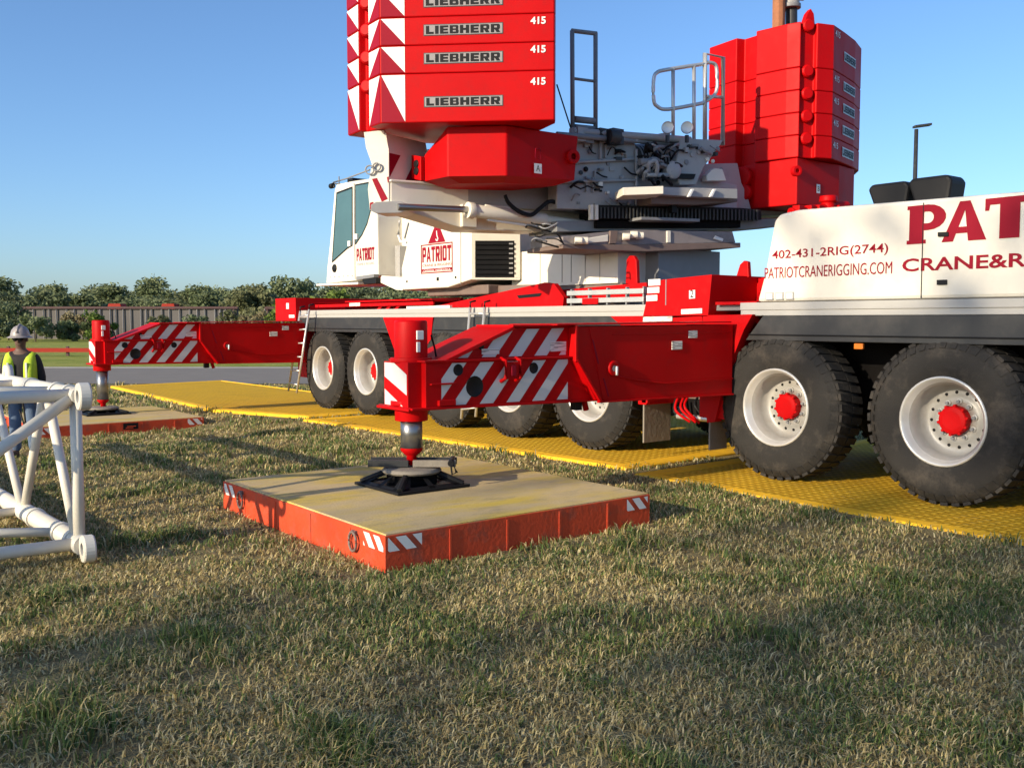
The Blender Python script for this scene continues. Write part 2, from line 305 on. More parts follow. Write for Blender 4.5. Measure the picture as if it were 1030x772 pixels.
# ------------------------------------------------------------------ grass blades (uncountable)
RECTS = [(2.0, 7.75, 7.74, 12.9), (8.05, 15.35, 7.8, 12.9), (15.6, 26.6, 7.0, 10.4), (5.7, 8.68, 3.36, 6.05), (16.35, 19.05, 3.45, 6.15), (1.0, 18.4, 9.5, 12.)]
def noise2(x, y, s, seed):
    r = np.random.default_rng(seed); g = r.random((64, 64)); x = x/s; y = y/s; i = np.floor(x).astype(int); j = np.floor(y).astype(int); fx = x-i; fy = y-j; fx = fx*fx*(3-2*fx); fy = fy*fy*(3-2*fy)
    q = lambda a, b: g[(i+a) % 64, (j+b) % 64]
    return (q(0, 0)*(1-fx)+q(1, 0)*fx)*(1-fy)+(q(0, 1)*(1-fx)+q(1, 1)*fx)*fy
def grass():
    P = []; 
    for d0, d1, dens, hs in ((2.6, 4.5, 8500, 1.), (4.5, 7, 5500, 1.), (7, 11, 3000, 1.1), (11, 16, 1300, 1.25), (16, 26, 420, 1.5)):
        wid = lambda d: .64*d+2.6
        area = (d1-d0)*(wid(d0)+wid(d1)); n = int(area*dens)
        d = d0+(d1-d0)*np.sqrt(rng.random(n)) if False else np.sqrt(d0**2+(d1**2-d0**2)*rng.random(n)); x = (rng.random(n)*2-1)*wid(d)
        P.append(np.stack([FH[0]*d+RH[0]*x, FH[1]*d+RH[1]*x, np.full(n, hs)], 1))
    P = np.concatenate(P)
    keep = np.ones(len(P), bool)
    for u0, u1, v0, v1 in RECTS: keep &= ~((P[:, 0] > u0) & (P[:, 0] < u1) & (P[:, 1] > v0) & (P[:, 1] < v1))
    P = P[keep]
    # thin out into tufts
    c = .55*noise2(P[:, 0]+70, P[:, 1]+70, .11, 1)+.45*noise2(P[:, 0]+70, P[:, 1]+70, .35, 2)
    P = P[rng.random(len(P)) < np.clip(.2+1.7*(c-.25), .1, 1)]
    n = len(P); u, v, hs = P.T
    green = .6*noise2(u+70, v+70, .9, 3)+.4*noise2(u+70, v+70, .28, 4)+.14*(rng.random(n)-.5)
    tuft = np.clip((noise2(u+70, v+70, .42, 9)-.72)*5, 0, 1)
    lush = np.clip((green-.42)*3.2, 0, 1)*.75; lush = np.maximum(lush, tuft)
    lush *= np.clip(1.15-.25*np.abs(0), 0, 1)
    isg = rng.random(n) < .13+.66*lush
    h = (.026+.038*rng.random(n))*(.8+.5*lush+.8*tuft)*hs; w = (.0019+.0016*rng.random(n))*hs*(1+np.hypot(u, v)*.09)
    az = rng.random(n)*2*np.pi; lean = (.3+.95*rng.random(n))*np.where(isg, .8, 1.3)
    dx, dy = np.cos(az), np.sin(az); px, py = -dy, dx
    tw = rng.random(n)*.8-.4; wx, wy = px+tw*dx, py+tw*dy
    z0 = ground(u, v)-.004
    B = np.stack([u, v, z0], 1); Wv = np.stack([wx, wy, 0*u], 1)*w[:, None]
    mid = B+np.stack([dx*lean*h*.35, dy*lean*h*.35, h*.62], 1); tip = B+np.stack([dx*lean*h, dy*lean*h, h*np.clip(1.05-.3*lean, .35, 1)], 1)
    V = np.stack([B-Wv, B+Wv, mid+Wv*.75, mid-Wv*.75, tip], 1).reshape(-1, 3); V[:, 1] *= -1
    nb = n; k = np.arange(nb)*5
    loops = np.stack([k, k+1, k+2, k+3, k+3, k+2, k+4], 1).reshape(-1)
    ls = np.stack([np.arange(nb)*7, np.arange(nb)*7+4], 1).reshape(-1); lt = np.tile([4, 3], nb)
    me = bpy.data.meshes.new('grass'); me.vertices.add(nb*5); me.vertices.foreach_set('co', V.reshape(-1)); me.loops.add(nb*7); me.loops.foreach_set('vertex_index', loops)
    me.polygons.add(nb*2); me.polygons.foreach_set('loop_start', ls); me.polygons.foreach_set('loop_total', lt); me.update(calc_edges=True)
    g = np.array([[.13, .19, .045], [.165, .21, .06], [.10, .155, .055]])[rng.integers(0, 3, n)]
    s = np.array([[.60, .48, .21], [.50, .40, .17], [.66, .56, .31], [.38, .29, .14]])[rng.integers(0, 4, n)]
    c = np.where(isg[:, None], g, s)*(.75+.5*rng.random((n, 1)))
    c4 = np.ones((n*5, 4)); c4[:, :3] = np.repeat(c, 5, 0)
    at_ = me.color_attributes.new('col', 'FLOAT_COLOR', 'POINT'); at_.data.foreach_set('color', c4.reshape(-1))
    m = bpy.data.materials.new('grass_blade'); m.use_nodes = True; nn = m.node_tree.nodes; l = m.node_tree.links; b = nn['Principled BSDF']; b.inputs['Roughness'].default_value = .6; b.inputs['Specular IOR Level'].default_value = .25
    a = nn.new('ShaderNodeAttribute'); a.attribute_name = 'col'; l.new(a.outputs['Color'], b.inputs['Base Color'])
    tr = nn.new('ShaderNodeBsdfTranslucent'); l.new(a.outputs['Color'], tr.inputs[0]); ms = nn.new('ShaderNodeMixShader'); ms.inputs[0].default_value = .3
    l.new(b.outputs[0], ms.inputs[1]); l.new(tr.outputs[0], ms.inputs[2]); l.new(ms.outputs[0], nn['Material Output'].inputs[0])
    me.materials.append(m); o = bpy.data.objects.new('grass', me); col.objects.link(o)
    tag(o, 'short dry lawn grass of straw and green blades around the crane mats', 'grass', kind='stuff')
grass()

# ------------------------------------------------------------------ mobile crane
C0 = A(10, 10.2, 0)
crane = thing('mobile_crane', 'large red and white multi axle mobile crane on yellow mats with outriggers extended', 'crane', C0)
def dirv(n): return nrm(n)
def plate(mb, pxs, p0, n, thick, m, side=None):
    n = nrm(n); pts = [at(x, y, p0, n) for x, y in pxs]
    if n @ (EYEP-A(*p0)) < 0: n = -n
    return mb.prism(pts, -n*thick, m, side)
def shift(p0, n, d):
    n = nrm(n); n = n if n @ (EYEP-A(*p0)) > 0 else -n
    return A(*p0)+n*d
# --- carrier
cb = MB(); cb.box((-2, 9.5, .75), (18.3, 10.9, 1.5), 'deep'); cb.box((-2, 9.3, 1.5), (18.3, 11.1, 1.84), 'deep')
for u in (2.9, 4.55, 6.42, 9.4, 11.12, 12.8, 15.3, 16.96): cb.tube((u, 9.1, .8), (u, 11.3, .8), .13, 'deep', 10); cb.box((u-.2, 9.9, .6), (u+.2, 10.5, 1.05), 'deep')
cb.build('chassis', crane)
dk = MB(); dk.box((-2, 8.8, 1.86), (18.2, 11.62, 1.925), 'midgrey'); dk.build('deck', crane, .008)
for s, name in ((8.7, 'side_skirt'), (11.64, 'side_skirt')):
    sk = MB(); e = .06
    def band(us, z0, z1, m, off=0, us2=None):
        us2 = us2 or us; sk.prism([(us[0], s+off, z1), (us[1], s+off, z1), (us2[1], s+off, z0), (us2[0], s+off, z0)], (0, e, 0), m)
    for a, b in ((18.15, 8.35), (6.93, -2)):
        band((a, b), 1.862, 1.945, 'silver'); band((a, b), 1.80, 1.862, 'silver', .012)
    band((18.15, 14.72), 1.53, 1.797, 'dark', .004, (18.15, 14.5)); band((13.1, 8.55), 1.53, 1.797, 'dark', .004, (13.2, 8.3)); band((6.62, -2), 1.53, 1.797, 'dark', .004, (6.85, -2))
    for a, b in ((18.15, 14.6), (13.1, 8.6), (6.8, -2)): sk.box((b, s-.012, 1.585), (a, s+.003, 1.60), 'black')
    sk.build(name, crane, .006)
# red wedge plate and the red post of the front outrigger
w = MB()
w.prism([(14.7, 8.69, 1.8), (13.12, 8.69, 1.8), (13.3, 8.69, .9), (14.1, 8.69, .9)], (0, .5, 0), 'red')
w.box((13.55, 8.684, 1.45), (13.8, 8.689, 1.6), 'sticker'); w.build('red_fender', crane, .01)
w = MB()
w.prism([av(x, y, 8.66) for x, y in ((706, 317), (757, 316), (748, 332), (730, 378), (719, 424), (711, 425))], (0, .12, 0), 'red')
w.prism([av(x, y, 8.66) for x, y in ((614, 318), (707, 317), (707, 330), (628, 330))], (0, 2.9, 0), 'red')
w.box((6.98, 8.7, .62), (7.5, 11.6, 1.8), 'red')
w.prism([av(x, y, 8.655) for x, y in ((711, 330), (725, 330), (725, 336), (711, 336))], (0, -.003, 0), 'sticker')
w.build('outrigger_housing', crane, .012)
w = MB(); z0 = 1.93
w.prism([av(x, y, 8.66) for x, y in ((654, 284), (668, 281), (716, 276), (712, 318), (668, 320), (646, 321))], (0, 1.0, 0), 'red')
for x0, x1, y0, y1 in ((652, 664, 281, 287.5), (651, 663, 289, 295), (650, 661, 297, 303)): w.prism([av(x, y, 8.645) for x, y in ((x0, y0), (x1, y0-.6), (x1, y1-.6), (x0, y1))], (0, .008, 0), 'white')
w.prism([av(x, y, 8.645) for x, y in ((693, 292), (699, 291.5), (699, 300), (693, 300.5))], (0, .008, 0), 'white')
w.text('2', av(694.3, 299, 8.644), (-1, 0, 0), .05, .085, 'black', .003)
w.prism([av(x, y, 8.645) for x, y in ((685, 311), (706, 310), (706, 315), (685, 316))], (0, .006, 0), 'white')
w.prism([av(x, y, 8.645) for x, y in ((647, 318.5), (676, 318), (676, 323), (646.5, 323.5))], (0, .006, 0), 'sticker')
w.box((8.0, 8.652, 1.93), (8.014, 8.66, 2.24), 'midgrey')
w.build('red_deck_box', crane, .012)
w = MB(); w.box((6.72, 9.5, 1.93), (7.32, 9.56, 2.25), 'red'); w.box((6.72, 8.72, 1.925), (7.3, 9.5, 1.96), 'red'); w.box((6.72, 9.56, 2.2), (7.32, 11.4, 2.26), 'red')
for k in range(3): w.pipe([(7.2-.12*k, 9.45, 1.96), (7.1-.1*k, 9.3, 2.12), (6.95-.08*k, 9.2, 2.05), (6.8, 9.3, 2.0+.03*k)], .016, 'red')
w.tube((7.05, 9.2, 2.02), (6.75, 9.2, 2.03), .05, 'red'); w.build('valve_trough', crane, .006)
w = MB()
w.box((17.2, 9.3, 1.93), (13.2, 9.36, 2.13), 'red'); w.box((17.4, 8.75, 2.055), (13.2, 9.32, 2.08), 'red'); w.box((17.4, 8.75, 2.0), (13.2, 8.78, 2.08), 'red')
w.box((16.0, 8.742, 2.01), (15.6, 8.748, 2.07), 'sticker'); w.box((14.1, 8.8, 1.94), (12.8, 9.1, 1.99), 'white')
for u in (15.0, 14.7, 14.4): w.prism([(u, 8.8, 1.94), (u+.12, 8.8, 1.94), (u-.1, 8.8, 2.05), (u-.2, 8.8, 2.05)], (0, .05, 0), 'red')
w.prism([av(x, y, 8.85) for x, y in ((432, 309), (470, 301), (548, 284), (557, 285), (567, 299), (566, 309))], (0, .08, 0), 'red')
w.prism([av(x, y, 8.845) for x, y in ((520, 297), (545, 294.5), (543, 298), (522, 300))], (0, -.004, 0), 'black')
w.prism([av(x, y, 9.2) for x, y in ((560, 292), (650, 284), (652, 300), (560, 305))], (0, .06, 0), 'red')
w.build('deck_framing', crane, .008)
for pxs in (((629, 288), (630, 261), (633, 257), (637, 257), (640, 262), (641, 288)), ((740, 279), (744, 266), (748, 262), (752, 263), (753, 279))):
    w = MB(); w.prism([av(x, y, 9.3) for x, y in pxs], (0, .06, 0), 'red'); w.build('support_bracket', crane, .01)
w = MB()
for y0, y1 in ((290.5, 296), (298.5, 304)): 
    a = av(570, y1+2, 8.72); b = av(647, y0-1.5, 8.72); zc = (a[2]+b[2])/2; w.box((b[0], 8.72, zc-.032), (a[0], 8.8, zc+.032), 'galv')
for u in (9.8, 9.45, 9.1, 8.75, 8.45): w.box((u, 8.735, 1.95), (u+.025, 8.79, 2.17), 'midgrey')
w.box((9.25, 8.70, 1.96), (9.55, 8.72, 2.04), 'red'); w.build('stowed_poles', crane, .004)
w = MB(); w.box((18.0, 8.62, 1.74), (18.95, 11.6, 2.2), 'red'); w.box((18.3, 8.612, 1.98), (18.42, 8.619, 2.1), 'white'); w.box((18.05, 8.612, 1.8), (18.3, 8.619, 1.86), 'white')
w.box((17.75, 8.75, .6), (18.2, 9.4, 1.74), 'red'); w.build('rear_box', crane, .012)
# mud flaps, amber marker, small fittings
for u, z0, z1, vv in ((8.42, .22, .72, 9.2), (7.36, .24, .62, 9.02)):
    w = MB(); w.box((u-.012, 8.72, z0), (u+.012, vv, z1), 'mudflap'); w.build('mud_flap', crane)
w = MB(); w.box((8.36, 8.7, .70), (8.5, 9.45, 1.08), 'red'); w.box((8.34, 8.7, .72), (8.44, 8.75, 1.5), 'red'); w.build('flap_bracket', crane, .006)
w = MB(); w.box((7.4, 9.3, .5), (8.3, 10.9, .75), 'deep'); w.tube((7.6, 9.1, .55), (8.2, 9.1, .55), .035, 'galv'); w.tube((7.7, 9.0, .62), (7.72, 9.3, .6), .04, 'red'); w.box((7.5, 9.4, .75), (8.3, 9.45, 1.2), 'brownsteel')
for k in range(10): y0 = random.uniform(9.0, 9.6); w.pipe(smooth([(8.3-.08*k, y0, .8), (8.25-.08*k, y0-.1, .6+.02*k), (8.1-.08*k, y0, .5)]), .018, random.choice(['black', 'galv', 'red']), 6)
w.build('underbody_valves', crane, .005)
w = MB(); w.box((5.41, 8.715, 1.46), (5.51, 8.75, 1.518), 'orange'); w.build('marker_light', crane, .008)

# --- engine cover with its lettering
def seg(mb, pxs, v, th, m): mb.prism([av(x, y, v) for x, y in pxs], (0, th, 0), m)
ec = MB()
side = [(6.70, 8.7, 1.95), (6.60, 8.7, 2.28), (6.49, 8.7, 2.82), (6.42, 8.7, 2.885), (6.2, 8.7, 2.91), (3.9, 8.7, 2.865), (-2, 8.7, 2.80), (-2, 8.7, 1.95)]
ec.prism(side, (0, 2.9, 0), 'cream')
cover = ec.build('engine_cover', crane, .035)
tx = MB()
tx.box((4.795, 8.694, 1.96), (4.803, 8.699, 2.85), 'black')
def lettering(st, xl, xr, yb, yt, m, v=8.695, bold=.0):
    p = av(xl, yb, v); q = av(xr, yb, v); t = av(xl, yt, v); tx.text(st, p, (-1, 0, 0), p[0]-q[0], t[2]-p[2], m, .0, font_off=bold); return p[2], t[2]
lettering('402-431-2RIG(2744)', 776.5, 893, 263, 252.2, 'crimson', bold=.008)
lettering('PATRIOTCRANERIGGING.COM', 769, 897, 280.3, 269.4, 'crimson', bold=.0)
lettering('CRANE&RIGGING', 907.3, 1146, 273.4, 260.4, 'crimson', bold=.02)
def glyph(polys, xl, xr, zb, zt):
    a = av(xl, 240, 8.695)[0]; b = av(xr, 240, 8.695)[0]
    for P in polys: tx.poly([(a+(b-a)*x, 8.695, zb+(zt-zb)*y) for x, y in P], 'crimson')
zb, zt = 2.47, 2.83
def arc(cx, cy_, rx, ry, a0, a1, n=9): return [(cx+rx*math.cos(R(a0+(a1-a0)*i/n)), cy_+ry*math.sin(R(a0+(a1-a0)*i/n))) for i in range(n+1)]
o_ = arc(.55, .67, .45, .33, -90, 90); i_ = arc(.55, .67, .14, .15, -90, 90)
glyph([[(0, 0), (.5, 0), (.5, .1), (.0, .1)], [(.06, .1), (.44, .1), (.44, 1), (.06, 1)], [(0, .9), (.06, .9), (.06, 1), (0, 1)]]+[[o_[k], o_[k+1], i_[k+1], i_[k]] for k in range(9)]+[[(.44, .34), (.55, .34), (.55, .52), (.44, .52)], [(.44, .82), (.55, .82), (.55, 1), (.44, 1)]], 912, 951, zb, zt)
glyph([[(0, 0), (.26, 0), (.52, .78), (.58, 1), (.40, 1)], [(.60, 0), (1, 0), (.63, 1), (.58, 1), (.52, .78)], [(.33, .2), (.70, .2), (.655, .35), (.38, .35)]][:2], 947, 992, zb, zt)
glyph([[(.328, .2), (.577, .2), (.561, .36), (.381, .36)]], 947, 992, zb, zt)
glyph([[(.3, 0), (.7, 0), (.7, .84), (.3, .84)], [(0, .84), (1, .84), (1, 1), (0, 1)], [(0, .7), (.08, .7), (.1, .84), (0, .84)], [(.92, .7), (1, .7), (1, .84), (.9, .84)]], 990, 1041, zb, zt)
p = av(1045, 240, 8.695); tx.block('RIOT', (p[0], 8.695, zb), (-1, 0, 0), 1.25, zt-zb, 'crimson')
tx.build('lettering', cover, recalc=False)
for x0, x1, y0, y1 in ((943, 953.5, 233.5, 238), (942, 952, 281.5, 286.5)):
    w = MB(); w.prism([av(x, y, 8.68) for x, y in ((x0, y0), (x1, y0-.4), (x1, y1-.4), (x0, y1))], (0, .018, 0), 'black'); w.build('door_handle', cover, .004)
w = MB()
for k in range(3): w.box((6.58-.13*k, 8.69, 1.97), (6.48-.13*k, 8.699, 2.05), 'grey'); w.box((6.57-.13*k, 8.687, 1.98), (6.49-.13*k, 8.69, 2.04), 'white')
w.build('vent_plate', cover)
for x0, x1, y0, y1, vv in ((872, 914, 189, 207, 9.5), (912, 957, 183, 204, 9.5)):
    a = av(x0, y1, vv); b = av(x1, y0, vv); w = MB()
    zz = 2.87; top = av(x0, y0, vv)[2]
    w.prism([(a[0], vv, top-.02), (a[0]-.04, vv, top+.03), (b[0]+.05, vv, top+.03), (b[0], vv, top-.03), (b[0]+.03, vv, zz+.08), (a[0]-.09, vv, zz+.06)], (0, .32, 0), 'black')
    w.box((b[0]+.1, vv+.1, 2.85), (a[0]-.12, vv+.25, zz+.07), 'black'); w.build('air_filter', cover, .03)

# --- wheels
def tyre_mesh():
    w = MB(); ax = (0, 1, 0)
    prof = [(.40, .015), (.415, -.012), (.43, -.025), (.50, -.038), (.60, -.040), (.66, -.022), (.705, .012), (.728, .05), (.735, .21), (.728, .37), (.705, .41), (.60, .46), (.42, .44), (.372, .40)]
    prof = [((.43+(r-.43)*1.15) if r > .43 else r, hh) for r, hh in prof]
    w.lathe((0, 0, 0), ax, prof, 'rubber', 64)
    n = 44
    for k in range(n):
        for side in (0, 1):
            t = 2*math.pi*(k+.5*side)/n; dt = math.pi/n*.66
            h0, h1, sk = ((.02, .20, .03) if side == 0 else (.22, .40, -.03))
            vs = []
            for rr in (.762, .793):
                for tt, hh in ((t-dt+(0 if side == 0 else sk), h0), (t+dt+(0 if side == 0 else sk), h0), (t+dt+(sk if side == 0 else 0), h1), (t-dt+(sk if side == 0 else 0), h1)):
                    vs.append((rr*math.cos(tt), hh, rr*math.sin(tt)))
            w.add(vs, [(0, 1, 2, 3), (4, 5, 6, 7), (0, 1, 5, 4), (1, 2, 6, 5), (2, 3, 7, 6), (3, 0, 4, 7)], 'rubber')
        t = 2*math.pi*k/n; dt = math.pi/n*.6                                   # shoulder lugs
        vs = [(rr*math.cos(t+s*dt), hh, rr*math.sin(t+s*dt)) for rr, hh in ((.690, -.036), (.757, .016), (.752, .04), (.68, -.01)) for s in (-1, 1)]
        w.add(vs, [(0, 1, 3, 2), (2, 3, 5, 4), (0, 2, 4, 6), (1, 3, 5, 7)], 'rubber')
    return w
def rim_mesh():
    w = MB(); ax = (0, 1, 0)
    w.lathe((0, 0, 0), ax, [(.425, -.012), (.422, -.034), (.402, -.036), (.394, -.01), (.376, .005), (.368, .05)], 'rimlip', 48)
    w.lathe((0, 0, 0), ax, [(.368, .05), (.352, .06), (.346, .19), (.33, .26), (.295, .285), (.235, .275), (.222, .262), (.13, .262), (.13, .30)], 'rim', 48)
    for k in range(16):
        t = 2*math.pi*(k+.5)/16; c = A(.262*math.cos(t), .279, .262*math.sin(t)); w.lathe(c, (0, -1, 0), [(0, .004), (.016, .004), (.016, -.01)], 'black', 8)
    for k in range(10):
        t = 2*math.pi*k/10; c = A(.178*math.cos(t), .262, .178*math.sin(t)); w.tube(c, c+A(0, -.05, 0), .017, 'midgrey', 6); w.tube(c, c+A(0, -.02, 0), .026, 'galv', 8)
    return w
def hub_mesh():
    w = MB(); w.lathe((0, 0, 0), (0, 1, 0), [(0, .150), (.09, .150), (.1, .152), (.128, .158), (.135, .17), (.135, .27)], 'red', 28, False)
    for k in range(10):
        t = 2*math.pi*k/10; c = A(.138*math.cos(t), .16, .138*math.sin(t)); w.tube(c, c+A(0, .05, 0), .016, 'red', 6)
    return w
NEAR_V, US = 8.7, (2.9, 4.55, 6.42, 9.4, 11.12, 12.8, 15.3, 16.96)
def build_wheel(u, z):
    e = empty('wheel', (u, NEAR_V, z), crane)
    O = (u, NEAR_V, z)
    for nm, mb, bv in (('tyre', tyre_mesh(), 0), ('rim', rim_mesh(), 0), ('hub_cap', hub_mesh(), .004)):
        ob = mb.build(nm, None, bv, loc=(0, 0, 0)); ob.parent = e; ob.location = (0, 0, 0)
    return e
wz = lambda u: .808 if u < 7.5 else .825
w0 = build_wheel(US[0], wz(US[0]))
for u in US[1:]:
    c = copy_tree(w0, crane); c.location = (u-C0[0], -(NEAR_V-C0[1]), wz(u)); c.rotation_euler = (0, u*1.7, 0)
for u in US:
    c = copy_tree(w0, crane); c.location = (u-C0[0], -(11.7-C0[1]), wz(u)); c.rotation_euler = (0, 0, math.pi)

# --- outriggers: beam runs along v at u, jack axis at (u, v)
def outrigger(u, v, zfoot, zrod, v_end):
    e = empty('outrigger', (u, v, 0), crane); f = u-.27
    B = lambda s, z: (f, v+s, z)
    b = MB(); th = .54
    low = [(-.02, .985), (.3, .98), (2.0, .955), (2.35, .955), (2.35, 1.39), (.12, 1.39), (-.02, 1.39)]
    b.prism([B(s, z) for s, z in low], (th, 0, 0), 'red')
    up = [(.16, 1.39), (.95, 1.68), (2.35, 1.695), (2.35, 1.39)]
    b.prism([(f+.03, v+s, z) for s, z in up], (th-.06, 0, 0), 'red')
    b.prism([(f-.02, v+.13, 1.385), (f-.02, v+.93, 1.69), (f-.02, v+.97, 1.672), (f-.02, v+.19, 1.372)], (.62, 0, 0), 'red')   # sloping top flange
    b.box((f-.02, v+.93, 1.688), (f+th+.02, v+1.7, 1.708), 'red')
    b.box((f-.035, v-.05, 1.385), (f+th+.03, v+1.68, 1.402), 'red')                        # middle flange
    b.prism([B(-.16, .975), B(2.2, .945), B(2.2, .963), B(-.16, .993)], (th+.03, 0, 0), 'red'); b.prism([(f-.03, v-.18, .975), (f-.03, v+2.1, .945), (f-.03, v+2.1, .963), (f-.03, v-.18, .993)], (.05, 0, 0), 'red')
    fn = lambda x, z: (f-.0035, v+x, z)
    for poly_, off in (([(.14, 1.0), (1.62, .985), (1.62, 1.372), (.14, 1.372)], 0), ):
        stripes(b, poly_, fn, 'reflect', .85, .31, .155, .02)
    fn2 = lambda x, z: (f+.0265, v+x, z)
    stripes(b, [(.27, 1.415), (.96, 1.665), (1.62, 1.675), (1.62, 1.415)], fn2, 'reflect', .85, .31, .155, .02)
    for s, z, r in ((.50, 1.155, .088), (.32, 1.31, .045), (1.19, 1.30, .045)): b.lathe((f-.006, v+s, z), (-1, 0, 0), [(0, 0), (r, 0), (r+.006, .004), (r+.01, -.01)], 'black', 20)
    b.lathe((f+.024, v+.60, 1.51), (-1, 0, 0), [(0, 0), (.03, 0), (.03, -.01)], 'black', 14)
    b.pipe([(f-.004, v+.80, 1.40), (f-.075, v+.80, 1.38), (f-.075, v+.80, 1.22), (f-.004, v+.80, 1.19)], .02, 'red'); b.pipe([(f-.004, v+.97, 1.40), (f-.075, v+.97, 1.38), (f-.075, v+.97, 1.22), (f-.004, v+.97, 1.19)], .02, 'red')
    b.prism([(f-.07, v+.8, 1.37), (f-.07, v+.97, 1.37), (f-.07, v+.97, 1.21), (f-.07, v+.8, 1.21)], (.012, 0, 0), 'red')
    b.prism([(f-.085, v+.865, 1.34), (f-.085, v+.915, 1.34), (f-.085, v+.915, 1.24), (f-.085, v+.865, 1.24)], (.014, 0, 0), 'crimson')
    b.box((f+.020, v+.60, 1.44), (f+.0255, v+.80, 1.49), 'sticker'); b.box((f+.020, v+1.42, 1.45), (f+.0255, v+1.62, 1.545), 'sticker')
    b.build('sliding_beam', e, .007)
    s_ = MB(); g = f-.07; T = th+.14; e1 = v_end-v
    s_.prism([(g, v+1.66, 1.69), (g, v+e1, 1.70), (g, v+e1, .93), (g, v+2.05, .945), (g, v+1.94, .96), (g, v+1.66, 1.36)], (T, 0, 0), 'red')
    s_.prism([(g-.03, v+1.40, 1.70), (g-.03, v+e1-.06, 1.725), (g-.03, v+e1-.06, 1.738), (g-.03, v+1.40, 1.714)], (T+.06, 0, 0), 'red')
    s_.box((g-.03, v+1.64, 1.35), (g, v+1.67, 1.70), 'red')
    s_.prism([(g-.035, v+1.645, 1.37), (g-.035, v+1.675, 1.37), (g-.035, v+2.00, .945), (g-.035, v+1.965, .945)], (.04, 0, 0), 'red')
    s_.prism([(g-.03, v+1.95, .935), (g-.03, v+e1, .915), (g-.03, v+e1, .932), (g-.03, v+1.95, .95)], (.035, 0, 0), 'red')
    s_.prism([(g-.006, v+1.83, 1.69), (g-.006, v+1.95, 1.69), (g-.006, v+2.13, .95), (g-.006, v+2.03, .95)], (.008, 0, 0), 'red')
    for a, b_ in (((1.87, 1.56), (1.95, 1.32)), ((2.02, 1.18), (2.09, .99))): s_.prism([(g-.012, v+a[0], a[1]), (g-.012, v+a[0]+.018, a[1]), (g-.012, v+b_[0]+.018, b_[1]), (g-.012, v+b_[0], b_[1])], (.01, 0, 0), 'crimson')
    s_.prism([(g-.006, v+2.15, 1.60), (g-.006, v+e1-.05, 1.61), (g-.006, v+e1-.05, 1.622), (g-.006, v+2.15, 1.612)], (.008, 0, 0), 'red')
    s_.pipe([(g-.006, v+2.2, 1.19), (g-.01, v+2.5, 1.14), (g-.01, v+2.9, 1.09), (g-.01, v+e1, 1.10)], .008, 'red')
    s_.lathe((g, v+2.17, 1.27), (-1, 0, 0), [(.03, -.005), (.03, .02), (.06, .025), (.075, .02), (.08, -.005)], 'red', 20); s_.lathe((g, v+2.17, 1.27), (-1, 0, 0), [(0, .012), (.05, .012)], 'grey', 14)
    s_.tube((g-.03, v+2.19, 1.29), (g-.04, v+2.18, 1.2), .014, 'galv')
    s_.box((g-.008, v+3.02, 1.44), (g+.002, v+3.18, 1.53), 'sticker'); s_.box((g-.008, v+3.28, 1.56), (g+.002, v+3.42, 1.64), 'sticker')
    s_.tube((f+.1, v+1.93, .95), (f+.1, v+1.96, .85), .03, 'red'); s_.box((f+.05, v+1.78, .86), (f+.14, v+1.86, .95), 'black')
    s_.build('beam_sleeve', e, .007)
    j = MB()
    j.lathe((u, v, 0), (0, 0, 1), [(0, 1.75), (.135, 1.75), (.148, 1.735), (.148, .86), (.12, .855)], 'red', 28)
    for z in (1.40, 1.02): j.lathe((u, v, 0), (0, 0, 1), [(.155, z-.02), (.185, z-.02), (.185, z+.02), (.155, z+.02)], 'red', 28)
    j.box((u-.20, v-.16, .99), (u+.20, v+.1, 1.385), 'red')
    j.box((u-.27, v-.2, .965), (u+.27, v+.2, .99), 'red')
    j.lathe((u, v, 0), (0, 0, 1), [(.15, .965), (.14, .87), (.11, .86), (.0, .86)], 'red', 24)
    j.poly([(u+.185, v-.163, 1.375), (u+.185, v-.163, 1.25), (u-.185, v-.163, 1.10), (u-.185, v-.163, 1.28), (u+.02, v-.163, 1.375)], 'reflect')
    j.poly([(u+.185, v-.163, 1.14), (u+.185, v-.163, 1.0), (u-.12, v-.163, 1.0)], 'reflect')
    j.box((u-.158, v-.035, 1.58), (u-.14, v+.035, 1.66), 'white'); j.box((u-.158, v-.035, 1.47), (u-.14, v+.0, 1.56), 'white')
    j.pipe([(u-.1, v+.15, 1.62), (u-.05, v+.22, 1.5), (u-.05, v+.24, 1.40)], .01, 'black', 6)
    j.box((u-.30, v+.02, 1.185), (u-.2, v+.28, 1.2), 'red'); j.box((u-.30, v+.1, 1.0), (u-.26, v+.28, 1.05), 'red')
    j.build('jack_cylinder', e, .006)
    r = MB(); r.tube((u, v, .9), (u, v, zrod), .098, 'steel', 28); r.build('jack_rod', e)
    q = MB(); q.lathe((u, v, 0), (0, 0, 1), [(.099, zrod+.015), (.099, zrod-.01), (.07, zrod-.04), (.045, zrod-.06), (.045, zrod-.14), (0, zrod-.14)], 'red', 24); q.build('jack_foot', e)
    p = MB(); z = zfoot; h = max(.14, zrod-.085-z); zt = z+h*.5
    for sx, sy in ((-1, -1), (1, -1), (1, 1), (-1, 1)): p.tube((u+sx*.33, v+sy*.33, z+.03), (u+sx*.17, v+sy*.17, zt), .03, 'black', 6)
    ring = lambda a, zz: [(u-a, v-a, zz), (u+a, v-a, zz), (u+a, v+a, zz), (u-a, v+a, zz)]
    p.prism(ring(.375, z+.003), (0, 0, .025), 'black')
    k = ring(.345, z+.028)+ring(.17, zt)
